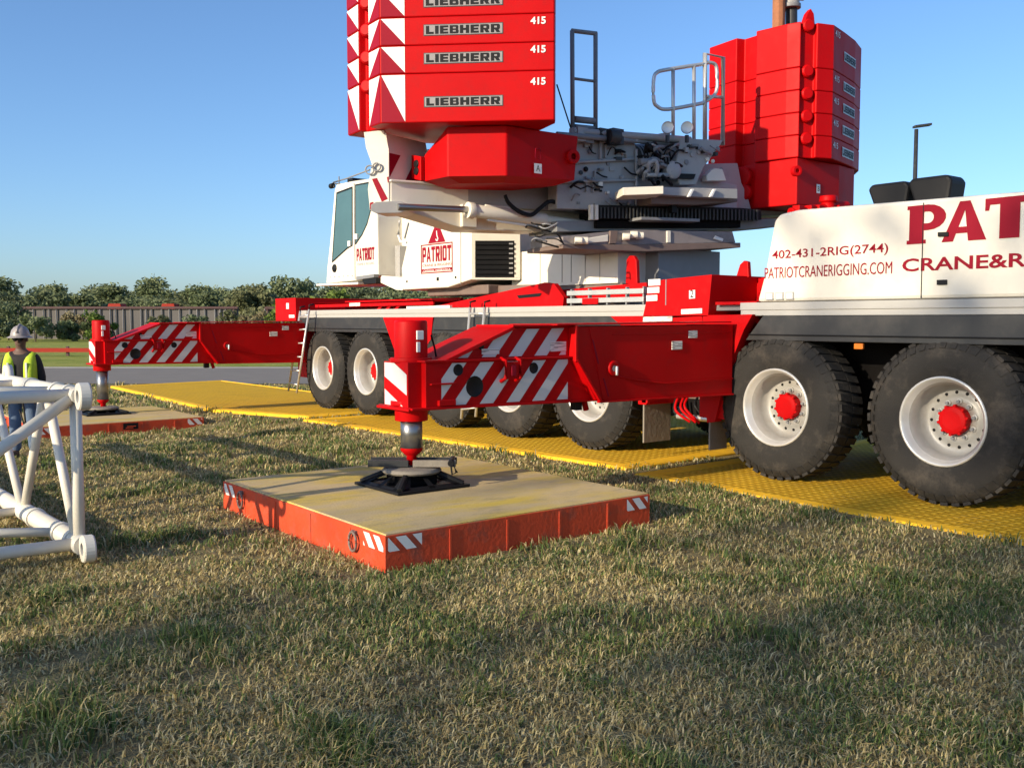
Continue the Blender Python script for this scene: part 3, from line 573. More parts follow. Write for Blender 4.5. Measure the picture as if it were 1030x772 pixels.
    for i in range(4):
        a_, b_ = k[i], k[(i+1) % 4]; c_, d_ = k[4+(i+1) % 4], k[4+i]; L = lambda P, Q, t: tuple(A(*P)*(1-t)+A(*Q)*t)
        for t0, t1 in ((0, .16), (.45, .55), (.84, 1)): p.poly([L(a_, b_, t0), L(a_, b_, t1), L(d_, c_, t1), L(d_, c_, t0)], 'black')
        p.poly([L(L(a_, b_, .5), L(d_, c_, .5), .0), L(a_, b_, 1), L(b_, c_, .18), L(a_, d_, .18), a_], 'black')
    p.prism(ring(.165, z+.03), (0, 0, zt-z-.03), 'deep')
    p.lathe((u, v, 0), (0, 0, 1), [(0, zt), (.25, zt), (.27, zt+.02), (.25, zt+.045), (.1, zt+.055), (0, zt+.055)], 'mudflap', 28)
    if h > .2:
        a = nrm(A(*RT)); t = zt+.06
        for s0, s1, m_ in ((-.38, -.02, 'dark'), (.02, .40, 'mudflap')):  # crossbar pale on the right half: its sunlit side is put into the colour
            c0 = A(u, v, t)+a*s0-FH*.10; c1 = A(u, v, t)+a*s1-FH*.10; p.prism([c0, c1, c1+A(0, 0, .06), c0+A(0, 0, .06)], FH*.05, m_)
        c0 = A(u, v, t)-a*.38+FH*.08; c1 = A(u, v, t)+a*.40+FH*.08; p.prism([c0, c1, c1+A(0, 0, .06), c0+A(0, 0, .06)], FH*.04, 'dark')
        p.tube(A(u, v, t+.04)+a*.36-FH*.14, A(u, v, t+.04)+a*.36+FH*.15, .03, 'black'); p.pipe([A(u, v, t+.03)+a*.38-FH*.13, A(u, v, t-.04)+a*.41-FH*.13, A(u, v, t-.06)+a*.37-FH*.13, A(u, v, t+.02)+a*.36-FH*.13], .01, 'black', 6)
    p.build('foot_pad', e, .004)
outrigger(7.3, 4.6, .268, .60, 8.62)
outrigger(17.95, 4.86, .088, .33, 8.62)

# --- superstructure: engine housing
NL = nrm((-.846, -.533, 0)); NF = nrm((-.72, -.69, 0))
h = MB()
seg(h, ((405, 291.5), (403.7, 270), (409, 246), (415.4, 222), (420, 205), (463, 205), (474, 205), (474, 281), (450.3, 289)), 8.7, 3.0, 'cream')
PC = (12.05, 8.71, 0)
plate(h, ((474, 205), (524, 207), (524, 281), (474, 281)), PC, NL, .9, 'cream')
h.box((11.9, 8.9, 2.15), (13.6, 11.4, 2.3), 'brownsteel')
hous = h.build('engine_housing', crane, .02)
h = MB(); PCo = shift(PC, NL, .012)
for q_ in (((474.5, 231), (523, 233), (523, 242), (474.5, 242)), ((474.5, 279), (523, 279.5), (523, 281.5), (474.5, 281)), ((474.5, 242), (478, 242), (478, 279), (474.5, 279)), ((517.5, 242), (523, 242), (523, 279.5), (517.5, 279))): plate(h, q_, PCo, NL, .03, 'cream')
plate(h, ((478, 242), (517.5, 242), (517.5, 279), (478, 279)), shift(PC, NL, .004), NL, .01, 'black')
for k in range(7):
    y = 244+k*4.9; plate(h, ((478, y), (517.5, y), (517.5, y+2.0), (478, y+2.0)), shift(PC, NL, .03), NL, .025, 'black'); plate(h, ((512, y+.3), (516, y+.3), (516, y+1.8), (512, y+1.8)), shift(PC, NL, .034), NL, .004, 'grey')
h.build('louvre', hous)
h = MB(); V0 = 8.696
def ptext(st, xl, xr, yb, yt, m, v=V0, bold=.0, mbx=None):
    p = av(xl, yb, v); q = av(xr, yb, v); t = av(xl, yt, v); (mbx or h).text(st, p, (-1, 0, 0), p[0]-q[0], t[2]-p[2], m, .0, font_off=bold)
def pq(x0, x1, z0, z1, m, v=V0, mbx=None):
    a = av(x0, 260, v)[0]; b = av(x1, 260, v)[0]; (mbx or h).poly([(a, v, z0), (b, v, z0), (b, v, z1), (a, v, z1)], m)
zt_ = av(423.5, 246.5, V0)[2]; zb_ = av(423.5, 275.5, V0)[2]
for a, b, c, d in ((423.3, 455.2, zt_-.018, zt_), (423.3, 455.2, zb_, zb_+.018), (423.3, 424.2, zb_, zt_), (454.3, 455.2, zb_, zt_), (424, 454.8, zb_+.03, zb_+.075)): pq(a, b, c, d, 'crimson')
p_ = av(424.8, 264.2, V0); h.block('PATRIOT', p_, (-1, 0, 0), p_[0]-av(453.8, 264.2, V0)[0], av(424.8, 249, V0)[2]-p_[2], 'crimson', 0, .14)
ptext('CRANE & RIGGING', 425, 454, 268.6, 266.0, 'crimson')
ptext('OMAHA, NEBRASKA', 426, 453, 273.9, 271.6, 'white', v=8.693)
ux = lambda x: av(x, 240, V0)[0]
h.poly([(ux(430.5), V0, zt_+.01), (ux(448), V0, zt_+.01), (ux(441.5), V0, zt_+.29), (ux(437.5), V0, zt_+.29)], 'crimson')
hk = [(ux(439.2), zt_+.2), (ux(439.6), zt_+.12), (ux(440.6), zt_+.08), (ux(440.2), zt_+.045), (ux(438.8), zt_+.05), (ux(438.5), zt_+.075)]
for a, b in zip(hk, hk[1:]):
    d = nrm((b[0]-a[0], b[1]-a[1])); nx, nz = -d[1]*.012, d[0]*.012
    h.poly([(a[0]+nx, 8.693, a[1]+nz), (b[0]+nx, 8.693, b[1]+nz), (b[0]-nx, 8.693, b[1]-nz), (a[0]-nx, 8.693, a[1]-nz)], 'white')
h.build('logo', hous, recalc=False)
h = MB()
for x, y, r in ((409, 283, 1.2), (440, 280.5, 2), (458, 278.8, 1.2)): 
    p = av(x, y, 8.69); k = r*.0135; h.box((p[0]-k, 8.69, p[2]-k), (p[0]+k, 8.699, p[2]+k), 'black'); h.build('latch', hous); h = MB()
a = av(463, 230, 8.69); h.box((a[0]-.005, 8.693, 2.3), (a[0]+.005, 8.699, 3.3), 'midgrey')
h.build('panel_seam', hous)
h = MB()
h.box((9.55, 9.36, 2.26), (11.9, 11.3, 2.8), 'cream'); h.box((9.50, 9.40, 2.2), (11.9, 11.3, 2.26), 'brownsteel'); h.box((9.3, 9.9, 2.3), (9.55, 11.2, 2.75), 'midgrey')
for u in (11.2, 10.7, 10.5, 10.2, 9.9): h.box((u, 9.352, 2.3), (u+.012, 9.36, 2.78), 'grey')
h.lathe((11.6, 10.2, 0), (0, 0, 1), [(1.3, 1.93), (1.3, 2.1), (1.15, 2.1), (1.15, 2.28)], 'brownsteel', 40)
h.build('slewing_platform', crane, .01)
# cab
c = MB()
cabp = ((328, 285), (329, 269), (332, 242), (336.5, 191), (338.5, 185.4), (355, 182), (373, 179.5), (379.5, 218), (380.5, 277), (358, 282))
c.prism([av(x, y, 8.7) for x, y in cabp], (0, 1.05, 0), 'cream')
cab = c.build('operator_cab', crane, .02)
for pxs in (((338.3, 193.5), (354.2, 187.5), (354.2, 247), (349, 250), (333.7, 264)), ((357, 185.5), (371.5, 182.8), (372.5, 212), (369, 225), (364, 236), (357.3, 246))):
    w = MB(); w.prism([av(x, y, 8.692) for x, y in pxs], (0, .006, 0), 'glass'); ob = w.build('window', cab)
    s = MB(); P = [av(x, y, 8.686) for x, y in pxs]; cen = sum(P)/len(P)
    for i in range(len(P)): a, b = P[i], P[(i+1) % len(P)]; s.add([a, b, b+(cen-b)*.045, a+(cen-a)*.045], [(0, 1, 2, 3)], 'black')
    s.build('window_seal', ob) if False else None
    tagm = s.build('window_seal', cab)
w = MB(); p = av(338, 191, 8.7); q = av(329.5, 268, 8.7); w.prism([(p[0]+.02, 8.78, p[2]), (p[0]+.02, 9.67, p[2]), (q[0]+.02, 9.67, q[2]), (q[0]+.02, 8.78, q[2])], (.012, 0, 0), 'glass'); w.build('windscreen', cab)
w = MB(); p_ = av(358.6, 262.6, 8.694); w.block('PATRIOT', p_, (-1, 0, 0), p_[0]-av(376.5, 262.6, 8.694)[0], av(358.6, 250.2, 8.694)[2]-p_[2], 'crimson', 0, .14); ptext('CRANE & RIGGING', 359, 376.3, 267.2, 264.6, 'grey', v=8.694, mbx=w); w.build('lettering', cab, recalc=False)
w = MB(); p = av(336.8, 269.8, 8.70); w.lathe(p, (0, -1, 0), [(0, .02), (.06, .03), (.075, .02), (.08, -.01)], 'black', 20); w.build('round_lamp', cab)
for x, y in ((352, 245), (359, 238)):
    w = MB(); p = av(x, y, 8.69); w.box((p[0]-.045, 8.66, p[2]-.05), (p[0]+.045, 8.7, p[2]+.05), 'white'); w.build('door_handle', cab, .006)
w = MB(); p = av(356, 184, 8.69); q = av(357, 281, 8.69); w.prism([(p[0]+.01, 8.69, p[2]), (p[0]-.005, 8.69, p[2]), (q[0]-.005, 8.69, q[2]), (q[0]+.01, 8.69, q[2])], (0, .008, 0), 'midgrey')
w.build('door_seam', cab); w = MB(); a = av(332, 279, 8.69); b = av(354, 279, 8.69)
for k in range(6): w = MB(); t = k/5; w.box((a[0]+(b[0]-a[0])*t-.025, 8.69, a[2]), (a[0]+(b[0]-a[0])*t+.02, 8.699, a[2]+.012), 'midgrey'); w.build('rivet', cab)
w = MB()
w.prism([av(x, y, 8.55) for x, y in ((318, 285.5), (360, 283.5), (360, 286), (318, 287.5))], (0, 1.2, 0), 'cream'); seg(w, ((358, 278), (376, 275.5), (376, 279), (358, 281.5)), 8.6, .1, 'midgrey'); seg(w, ((364, 281), (378, 279), (378, 285), (366, 286)), 8.62, .12, 'black')
seg(w, ((380, 283), (384, 277), (405, 279), (405, 292), (398, 291.5)), 8.72, .5, 'cream')
w.build('cab_step', crane, .006)
w = MB()
for v_, off in ((8.72, 0), (9.6, 0)):
    pts = [av(x, y, 8.72) for x, y in ((336, 190), (335.5, 185), (348, 181.5), (372, 172.5))]; w.pipe([p_+A(0, v_-8.72, .03) for p_ in pts], .014, 'midgrey')
w.pipe([av(334, 186, 8.72)+A(0, 0, .03), av(334, 186, 8.72)+A(0, .9, .03)], .014, 'midgrey'); p = av(334, 187, 8.7); w.lathe(p, (1, 0, 0), [(0, .05), (.05, .05), (.05, -.04), (0, -.04)], 'black', 12)
p = av(341, 183, 8.72); w.tube(p-A(0, 0, .05), p+A(0, 0, .1), .012, 'midgrey'); p = av(352, 181, 8.9); w.box((p[0]-.1, 8.9, p[2]-.04), (p[0]+.1, 9.3, p[2]+.03), 'black')
w.build('roof_rail', cab)
# recess between cab and housing
w = MB(); w.box((13.9, 9.2, 2.3), (14.9, 11.3, 3.6), 'cream'); seg(w, ((387, 247), (402, 247), (402, 278), (389, 278)), 9.05, .3, 'grey'); seg(w, ((388, 226), (398, 228), (396, 246), (388, 246)), 9.18, .02, 'cream')
w.pipe([av(x, y, 8.75) for x, y in ((402, 222), (400.5, 236), (403, 243), (409, 244))], .022, 'white'); w.pipe([av(x, y, 8.75) for x, y in ((411, 224), (407, 240))], .018, 'midgrey'); w.build('cab_mount', crane, .01)

# --- ballast arm on the near side, bracket, cylinder, hoses
PB = (10.35, 6.35, 0); PA_ = (10.3, 7.3, 0); NA = nrm((-.985, -.12, 0))
w = MB()
plate(w, ((393, 181), (520, 192), (585, 199), (600, 200), (600, 233), (540, 233), (470, 231), (440, 222), (393, 208)), PA_, NA, .45, 'cream')
plate(w, ((393, 180), (440, 183.5), (520, 190.5), (585, 197.5), (585, 199.5), (520, 193), (440, 186), (393, 182.5)), shift(PA_, NA, .04), NA, .5, 'cream')
plate(w, ((465, 205), (480, 206), (480, 229), (465, 228)), shift(PA_, NA, .06), NA, .1, 'cream')
arm = w.build('ballast_arm', crane, .012)
w = MB()
plate(w, ((366, 133), (386, 131), (391, 150), (391, 182), (391, 205), (372, 211), (370, 190), (374, 165), (368, 148)), PB, NF, .10, 'cream')
NS = nrm((-.98, .2, 0)); 
p0 = at(391, 170, PB, NF)
for (x0, y0, x1, y1) in ((391, 134, 391, 205),):
    a = at(388, 134, PB, NF); b = at(391, 152, PB, NF); c_ = at(391, 206, PB, NF); d = A(.25, .75, 0)
    w.prism([a, b, c_, c_+d, b+d, a+d], nrm((.9, -.3, 0))*.05, 'cream')
    fn = lambda x, y, o=c_, d_=d: o+d_*x+A(0, 0, y)+A(-.006, .0, 0)*1
    H_ = (b-c_)[2]
    stripes(w, [(0.02, .05), (.98, .05), (.98, H_-.02), (.02, H_-.02)], fn, 'crimson', .9, .72, .34, .1)
SB = shift(PB, NF, .004)
for q_ in (((374, 180), (379, 179), (390, 200), (384, 203)), ((389, 178), (391, 177.6), (391, 183), (390, 184)), ((372, 204), (375, 203), (379, 208), (372, 210.5))): plate(w, q_, SB, NF, .002, 'crimson')
for x, y, r in ((379, 168, .055), (372, 171, .06)):
    p = at(x, y, shift(PB, NF, .02), NF); w.lathe(p, -NF if NF@(EYEP-A(*PB)) < 0 else NF, [(r-.015, 0), (r-.015, .02), (r, .02), (r, 0)], 'midgrey', 16)
w.build('ballast_bracket', crane, .01)
w = MB(); PCY = shift(PA_, NA, .22)
w.prism([at(x, y, PCY, NA) for x, y in ((373, 206), (378, 203), (402, 202), (408, 205), (408, 212), (402, 214), (378, 214.5), (373, 212))], (.25, .3, 0), 'cream')
g = lambda x, y: at(x, y, PCY, NA)
w.tube(g(400, 208), g(474, 211), .042, 'steel', 16); w.tube(g(472, 211.5), g(548, 221), .085, 'cream', 20); w.tube(g(470, 211.2), g(476, 212), .105, 'cream', 20); w.tube(g(548, 221), g(590, 226), .06, 'cream', 16)
w.tube(g(488, 207), g(520, 210), .02, 'cream'); w.tube(g(490, 221), g(540, 228), .018, 'white')
w.build('ballast_cylinder', crane, .004)
w = MB(); PH = shift(PA_, NA, .38); g2 = lambda x, y: at(x, y, PH, NA)
for dy in (0, 1.3): w.pipe(smooth([g2(x, y+dy) for x, y in ((508, 196), (512, 204), (522, 212), (534, 215.5), (543, 209), (553, 202), (565, 205), (578, 209), (592, 215), (602, 217))]), .022, 'black', 6)
w.build('hydraulic_hose', crane)
# --- tail frame between the two ballast stacks
T0 = (9.5, 9.5, 3); TN = nrm((-.98, -.2, 0)); TF = lambda d=0: shift(T0, TN, d)
w = MB()
plate(w, ((430, 150), (600, 150), (600, 214), (430, 205)), TF(-.35), TN, .1, 'grey')
plate(w, ((560, 140), (580, 132), (636, 133), (640, 150), (638, 172), (644, 186), (642, 212), (560, 210)), TF(0), TN, .25, 'grey')
plate(w, ((684, 139), (728, 141), (722, 150), (708, 168), (700, 186), (684, 186), (679, 172)), TF(.15), TN, .2, 'grey')
plate(w, ((640, 178), (700, 178), (742, 186), (742, 212), (640, 212)), TF(-.1), TN, .3, 'grey')
plate(w, ((698, 165), (742, 164), (746, 184), (752, 196), (757, 216), (698, 216)), TF(-.25), TN, .8, 'grey')
plate(w, ((735, 196), (800, 203), (806, 212), (800, 216), (735, 217)), TF(-.35), TN, .5, 'grey')
plate(w, ((711, 176), (718, 169), (727, 170), (731, 182), (711, 182)), TF(.05), TN, .12, 'cream')
frame = w.build('tail_frame', crane, .012)
w = MB(); gp = lambda x, y, d=.2: at(x, y, TF(d), TN)
for r_ in range(26):
    x, y = random.uniform(562, 740), random.uniform(136, 206); 
    if random.random() < .5: p = gp(x, y, .01); w.lathe(p, -TN if TN@(EYEP-p) < 0 else TN, [(0, .03), (.02, .03), (.035, .015), (.035, 0)], random.choice(['grey', 'midgrey', 'black']), 10)
w.tube(gp(576, 132, .1), gp(694, 141, .1), .05, 'grey'); w.tube(gp(560, 135, .2), gp(690, 146, .0), .035, 'midgrey')
for x in (610, 640, 668): w.box(gp(x, 139, .05)-.06, gp(x, 139, .05)+.06, 'grey')
p = gp(678, 171, .22); w.lathe(p, TN if TN@(EYEP-p) > 0 else -TN, [(0, .02), (.09, .02), (.12, 0), (.12, -.1)], 'grey', 18)
for x, y, s in ((582, 136, .09), (590, 139, .07), (604, 136, .08), (617, 138, .10), (566, 166, .06), (573, 150, .06)): q_ = gp(x, y, .06); w.box(q_-s, q_+s, random.choice(['midgrey', 'dark', 'grey']))
w.tube(gp(612, 137, .2), gp(622, 138, .2), .1, 'dark', 14); w.tube(gp(614, 132, .2), gp(614, 146, .2), .05, 'black', 10)
p = gp(594, 188, .003); w.text('A', p, RT, .11, .13, 'midgrey', .01)
w.pipe([gp(576, 186), gp(584, 190), gp(591, 187), gp(597, 189.5)], .012, 'black', 6)
for k in range(60):
    L_ = random.random() < .68
    x, y = (random.uniform(563, 636), random.uniform(140, 205)) if L_ else (random.uniform(688, 724), random.uniform(144, 166)); d0 = 0 if L_ else .15
    t_ = random.random(); m_ = random.choice(['grey', 'midgrey', 'midgrey', 'dark', 'black', 'cream'])
    if t_ < .35: a_, b_ = random.uniform(2, 7), random.uniform(1.2, 5); plate(w, ((x, y), (x+a_, y), (x+a_, y+b_), (x, y+b_)), TF(d0+random.uniform(.015, .07)), TN, .08, m_)
    elif t_ < .6: p = at(x, y, TF(d0+.008), TN); q_ = random.uniform(.012, .035); w.lathe(p, TN if TN@(EYEP-p) > 0 else -TN, [(0, .012), (q_, .012), (q_, -.01)], m_, 10, False)
    elif t_ < .8: a_, b_ = random.uniform(5, 16), random.uniform(-8, 8); w.pipe(smooth([at(x, y, TF(d0+.03), TN), at(x+a_*.5, y+b_-random.uniform(0, 3), TF(d0+.09), TN), at(x+a_, y+b_, TF(d0+.03), TN)]), random.uniform(.008, .02), random.choice(['black', 'midgrey', 'black']), 6)
    else: a_ = random.uniform(4, 18); plate(w, ((x, y), (x+.9, y), (x+.9, min(y+a_, 209)), (x, min(y+a_, 209))), TF(d0+.05), TN, .08, 'grey')
for x0, y0, x1, y1 in ((563, 164, 638, 160), (563, 183, 640, 181), (640, 150, 640, 210), (604, 142, 604, 160), (686, 150, 716, 152)): w.tube(gp(x0, y0, .04), gp(x1, y1, .04), .02, 'grey', 8)
w.build('frame_fittings', frame, .006)
w = MB(); w.tube(gp(637, 165, -.25), gp(690, 166, -.25), .26, 'black', 24)
for k in range(18): t = k/17; p = gp(637, 165, -.25)*(1-t)+gp(690, 166, -.25)*t; w.lathe(p, gp(690, 166, -.25)-gp(637, 165, -.25), [(.26, -.012), (.278, 0), (.26, .012)], 'midgrey', 24)
plate(w, ((640, 150), (684, 153), (684, 186), (640, 186)), TF(-.6), TN, .1, 'deep')
w.build('winch_drum', frame)
w = MB()
for k in range(34):
    x0, y0 = random.uniform(640, 676), random.uniform(150, 182); x1, y1 = x0+random.uniform(6, 22), y0+random.uniform(-9, 9)
    xm, ym = (x0+x1)/2+random.uniform(-3, 3), (y0+y1)/2-random.uniform(2, 8)
    w.pipe(smooth([gp(x0, y0, .1), gp(xm, ym, .22), gp(x1, y1, .1)]), random.uniform(.010, .026), random.choice(['black', 'midgrey', 'grey', 'black']), 6)
w.pipe(smooth([gp(652, 172, .2), gp(653, 164, .25), gp(659, 162, .25), gp(661, 168, .25), gp(660, 177, .2)]), .03, 'grey', 8); w.tube(gp(650, 176, .2), gp(672, 176, .2), .03, 'grey'); w.tube(gp(643, 163, .2), gp(655, 162, .2), .045, 'midgrey')
plate(w, ((668, 174), (700, 175), (698, 180), (670, 179)), TF(.2), TN, .05, 'black')
w.build('hydraulic_lines', frame)
w = MB()
plate(w, ((626.5, 188.5), (667.5, 187), (667.5, 195), (626.5, 196.5)), TF(.75), NL, .5, 'cream')
plate(w, ((667, 188), (742, 190), (742, 200), (700, 198), (667, 196)), TF(.55), TN, .7, 'grey')
plate(w, ((655, 196), (742, 198), (742, 203), (700, 206), (655, 205)), TF(.4), TN, .8, 'brownsteel')
for x in (696, 718): plate(w, ((x, 190), (x+3, 190), (x-1, 198), (x-4, 198)), TF(.6), TN, .04, 'white')
w.build('walkway_tray', frame, .008)
w = MB()
plate(w, ((602, 206), (745, 209), (766, 211), (766, 221), (700, 221), (602, 220)), TF(.12), TN, .5, 'black')
for k in range(44): x = 604+k*3.66; y = 208.5+2.5*k/43; plate(w, ((x, y), (x+1.5, y), (x+1.5, y+11), (x, y+11)), TF(.15), TN, .03, 'dark')
plate(w, ((594, 206), (597, 206), (597, 221), (594, 221)), TF(.18), TN, .06, 'cream'); plate(w, ((599, 206), (602, 206), (602, 221), (599, 221)), TF(.18), TN, .06, 'cream'); plate(w, ((676, 206), (681, 206), (681, 214), (676, 214)), TF(.3), TN, .1, 'black'); plate(w, ((645, 218), (704, 220), (704, 223), (645, 221)), TF(.35), TN, .3, 'midgrey')
w.build('cable_carrier', crane, .004)
w = MB()
plate(w, ((560, 222), (700, 222), (770, 220), (800, 219), (800, 226), (745, 231), (560, 233)), TF(-.02), TN, .8, 'midgrey')
plate(w, ((600, 222), (745, 221), (745, 229), (600, 229)), TF(.05), TN, .4, 'deep')
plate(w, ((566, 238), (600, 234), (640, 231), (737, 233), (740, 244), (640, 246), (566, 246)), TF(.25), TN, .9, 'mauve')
plate(w, ((566, 246), (640, 246), (745, 244), (745, 249), (650, 253), (566, 250)), TF(.28), TN, 1.0, 'brownsteel')
plate(w, ((671, 232), (675, 232), (675, 244), (671, 244)), TF(.27), TN, .05, 'cream'); plate(w, ((614, 232), (622, 232), (620, 245), (613, 245)), TF(.28), TN, .05, 'brownsteel'); plate(w, ((588, 240), (612, 236), (612, 243), (586, 245)), TF(.27), TN, .05, 'cream')
plate(w, ((720, 237), (728, 240), (727, 243), (718, 240)), TF(.27), TN, .05, 'white')
for x, y in ((626, 238), (634, 236), (640, 237), (578, 242), (584, 242)): p = gp(x, y, .3); w.tube(p, p+RT*.1, .05, 'cream', 10)
w.build('ballast_platform', crane, .008)
w = MB()
for k in range(9):
    x0 = random.uniform(528, 552); y0 = random.uniform(222, 244); w.pipe(smooth([at(x0, y0, PH, NF), at(x0+random.uniform(3, 12), y0+random.uniform(-3, 6), shift(PH, NF, .05), NF), at(x0+random.uniform(12, 26), y0+random.uniform(-2, 10), PH, NF)]), random.uniform(.008, .014), random.choice(['black', 'black', 'midgrey']), 6)
w.build('hose_bundle', crane)
# --- railings, lamps
w = MB(); rl = lambda x, y, d=0.: at(x, y, TF(d), TN)
for pts, r_ in ((((576, 134), (575.5, 31)), .03), (((599, 136), (599, 34)), .03), (((575, 31), (600, 34)), .03), (((576, 79), (599, 82)), .02), (((578, 120), (598, 122)), .045), (((578, 127), (598, 129)), .03)): w.tube(rl(*pts[0]), rl(*pts[1]), r_, 'midgrey', 8)
w.tube(rl(560, 85), rl(577, 138), .01, 'black', 6)
w.build('ladder_guard', crane)
w = MB(); q_ = [(728, 55.5), (711, 54), (711, 64), (672, 70), (661, 73), (657.5, 80), (657.5, 100), (661, 107), (672, 110), (706, 104)]
P = lambda x, y: rl(x, y, .1)
w.pipe(smooth([P(x, y) for x, y in q_[2:]]), .026, 'galv'); w.pipe([P(727, 146), P(727.5, 58), P(709, 54), P(709, 145)], .032, 'galv'); w.tube(P(677, 68), P(677, 140), .026, 'galv'); w.tube(P(698, 66), P(698, 142), .026, 'galv')
w.pipe(smooth([P(710, 63), P(718, 64), P(721, 70), P(721, 90), P(716, 98), P(706, 104)]), .026, 'galv'); w.tube(P(709, 97), P(728, 98), .024, 'galv')
w.build('handrail', crane)
for x in (671.5, 691):
    w = MB(); p = rl(x, 128.5, .3); d = nrm(EYEP-p); d[2] = 0; w.lathe(p, d, [(0, .03), (.06, .035), (.08, .04), (.085, .0), (.06, -.08), (0, -.1)], 'galv', 18, False); w.box(p-A(.02, .02, .2), p+A(.02, .02, -.1), 'dark'); w.build('work_lamp', crane)
# --- red hydraulic piece behind the engine cover and post above the far stack
w = MB(); a = at(795, 214, (8.2, 12, 3), (-.98, -.2, 0)); b = at(852, 207, (8.2, 12, 3), (-.98, -.2, 0)); w.tube(a, b, .07, 'red'); p = at(833, 207, (8.2, 12, 3), (-.98, -.2, 0)); w.lathe(p-A(0, 0, .12), (0, 0, 1), [(.14, 0), (.15, .05), (.1, .07), (.1, .16), (.13, .18), (.12, .26), (0, .26)], 'red', 18)
for x in (803, 815, 823, 843): p = at(x, 211, (8.15, 12, 3), (-.98, -.2, 0)); w.box(p-.06, p+.06, 'red')
w.build('red_actuator', crane, .01)
w = MB(); RP = (9.3, 13.0, 0); g = lambda x, y: at(x, y, RP, TN)
w.tube(g(783, 40), g(784, -30), .10, 'rust', 10); w.tube(g(796, 40), g(796, -2), .09, 'dark', 14); w.tube(g(795, 8), g(795, -26), .14, 'grey', 16); w.tube(g(795, 5), g(795, 9), .16, 'midgrey', 16); w.tube(g(784, -5), g(808, -3), .06, 'grey'); w.build('hoist_post', crane, .006)

# ------------------------------------------------------------------ counterweight slabs, each a thing
SLAB = .3275
Pin, Pout = A(8.73, 7.5, 0), at(383, 126, (8.73, 7.5, 4), NF)*A(1, 1, 0)
f1 = Pout+A(.30, .02, 0); f2 = Pout+A(.33, .13, 0); f3 = Pout+A(.56, .13, 0); f4 = Pout+A(.58, .04, 0); f5 = Pout+A(.95, .08, 0)
planL = [Pin, Pout, f1, f2, f3, f4, f5, A(11.1, 6.8, 0), A(10.5, 8.0, 0), A(9.3, 7.78, 0), A(8.95, 7.67, 0), A(8.90, 7.66, 0), A(8.79, 7.57, 0)]
fd = nrm(Pin-Pout); FLn = np.linalg.norm(Pin-Pout); fsc = FLn/174.
def slabL(z0, hh, label, big):
    e = thing('counterweight_slab', label, 'counterweight', (9.9, 7.0, z0), 'slabs of the near counterweight stack')
    w = MB(); w.vprism([p[:2] for p in planL], z0, z0+hh-.004, 'red')
    body = w.build('slab_body', e, .014)
    w = MB(); nrmL = A(-fd[1], fd[0], 0); nrmL = nrmL if nrmL@(EYEP-Pout) > 0 else -nrmL; o = nrmL*.004
    fp = lambda x, z: Pout+fd*(x-383)*fsc+A(0, 0, z0+z)+o
    a, b = .012, hh-.016
    w.poly([fp(384, b), fp(408, b), fp(408, a)], 'white'); w.poly([fp(384, b), fp(407.6, a), fp(384, a)], 'crimson')
    nS = A(-.06, -1, 0)*.004
    sp_ = lambda t, z: Pout+(f1-Pout)*t+A(0, 0, z0+z)+nS
    w.poly([sp_(.04, b), sp_(.98, b), sp_(.98, a)], 'white'); w.poly([sp_(.04, b), sp_(.98, a), sp_(.04, a)], 'crimson')
    s2 = lambda t, z: f4+(f5-f4)*t+A(0, 0, z0+z)+nS
    w.poly([s2(.02, b), s2(.98, b), s2(.02, a)], 'white'); w.poly([s2(.98, b), s2(.98, a), s2(.02, a)], 'crimson')
    y = lambda px: hh-(px/28.2)*SLAB
    py0, py1 = (23.5, 34.5) if big else (8, 19.4)
    w.poly([fp(427, y(py1)), fp(506.5, y(py1)), fp(506.5, y(py0)), fp(427, y(py0))], 'dark')
    o = nrmL*.006
    w.poly([fp(427.8, y(py1-.8)), fp(505.7, y(py1-.8)), fp(505.7, y(py0+.8)), fp(427.8, y(py0+.8))], 'plate')
    o = nrmL*.008
    w.block('LIEBHERR', fp(429.5, y(py1-1.6)), fd, 74*fsc, (py1-py0-3.2)*SLAB/28.2, 'black', 0)
    q0 = 7 if big else 3.5
    w.text('415', fp(533.5, y(q0+7.5)), fd, 15*fsc, 7.3*SLAB/28.2, 'white', 0, font_off=.03)
    w.build('lettering', body, recalc=False)
    for hz in ([.2, .8] if big else [.5]):
        if True:
            d = MB(); c_ = (f2+f3)/2+A(0, -.09, z0+hh*(1-.08)); d.lathe(c_+A(.0,.03,0), (-.6, -.8, 0), [(0, .03), (.06, .03), (.08, .01), (.085, -.06)], 'red', 18, False); d.build('lifting_lug', e); break
    return e
zb = 4.015+.08
slabL(zb, 1.755*SLAB, 'thick bottom red slab of the near counterweight stack, with tall white chevron at its corner', True)
for k, nm in enumerate(('second slab from the bottom of the near red counterweight stack', 'third slab from the bottom of the near red counterweight stack', 'fourth slab from the bottom of the near red stack, its lettering cut by the picture top', 'fifth and topmost red slab of the near counterweight stack')):
    slabL(4.015+2*SLAB+k*SLAB, SLAB, nm, False)
planR = [(8.31, 12.46), (8.42, 12.9), (8.56, 13.4), (8.74, 13.85), (9.0, 14.15), (9.5, 14.4), (10.3, 14.2), (10.2, 11.96), (9.6, 11.88), (9.56, 12.02), (9.27, 12.0), (9.20, 11.83), (8.70, 11.89), (8.51, 11.95), (8.55, 12.0), (8.47, 12.2), (8.40, 12.19)]
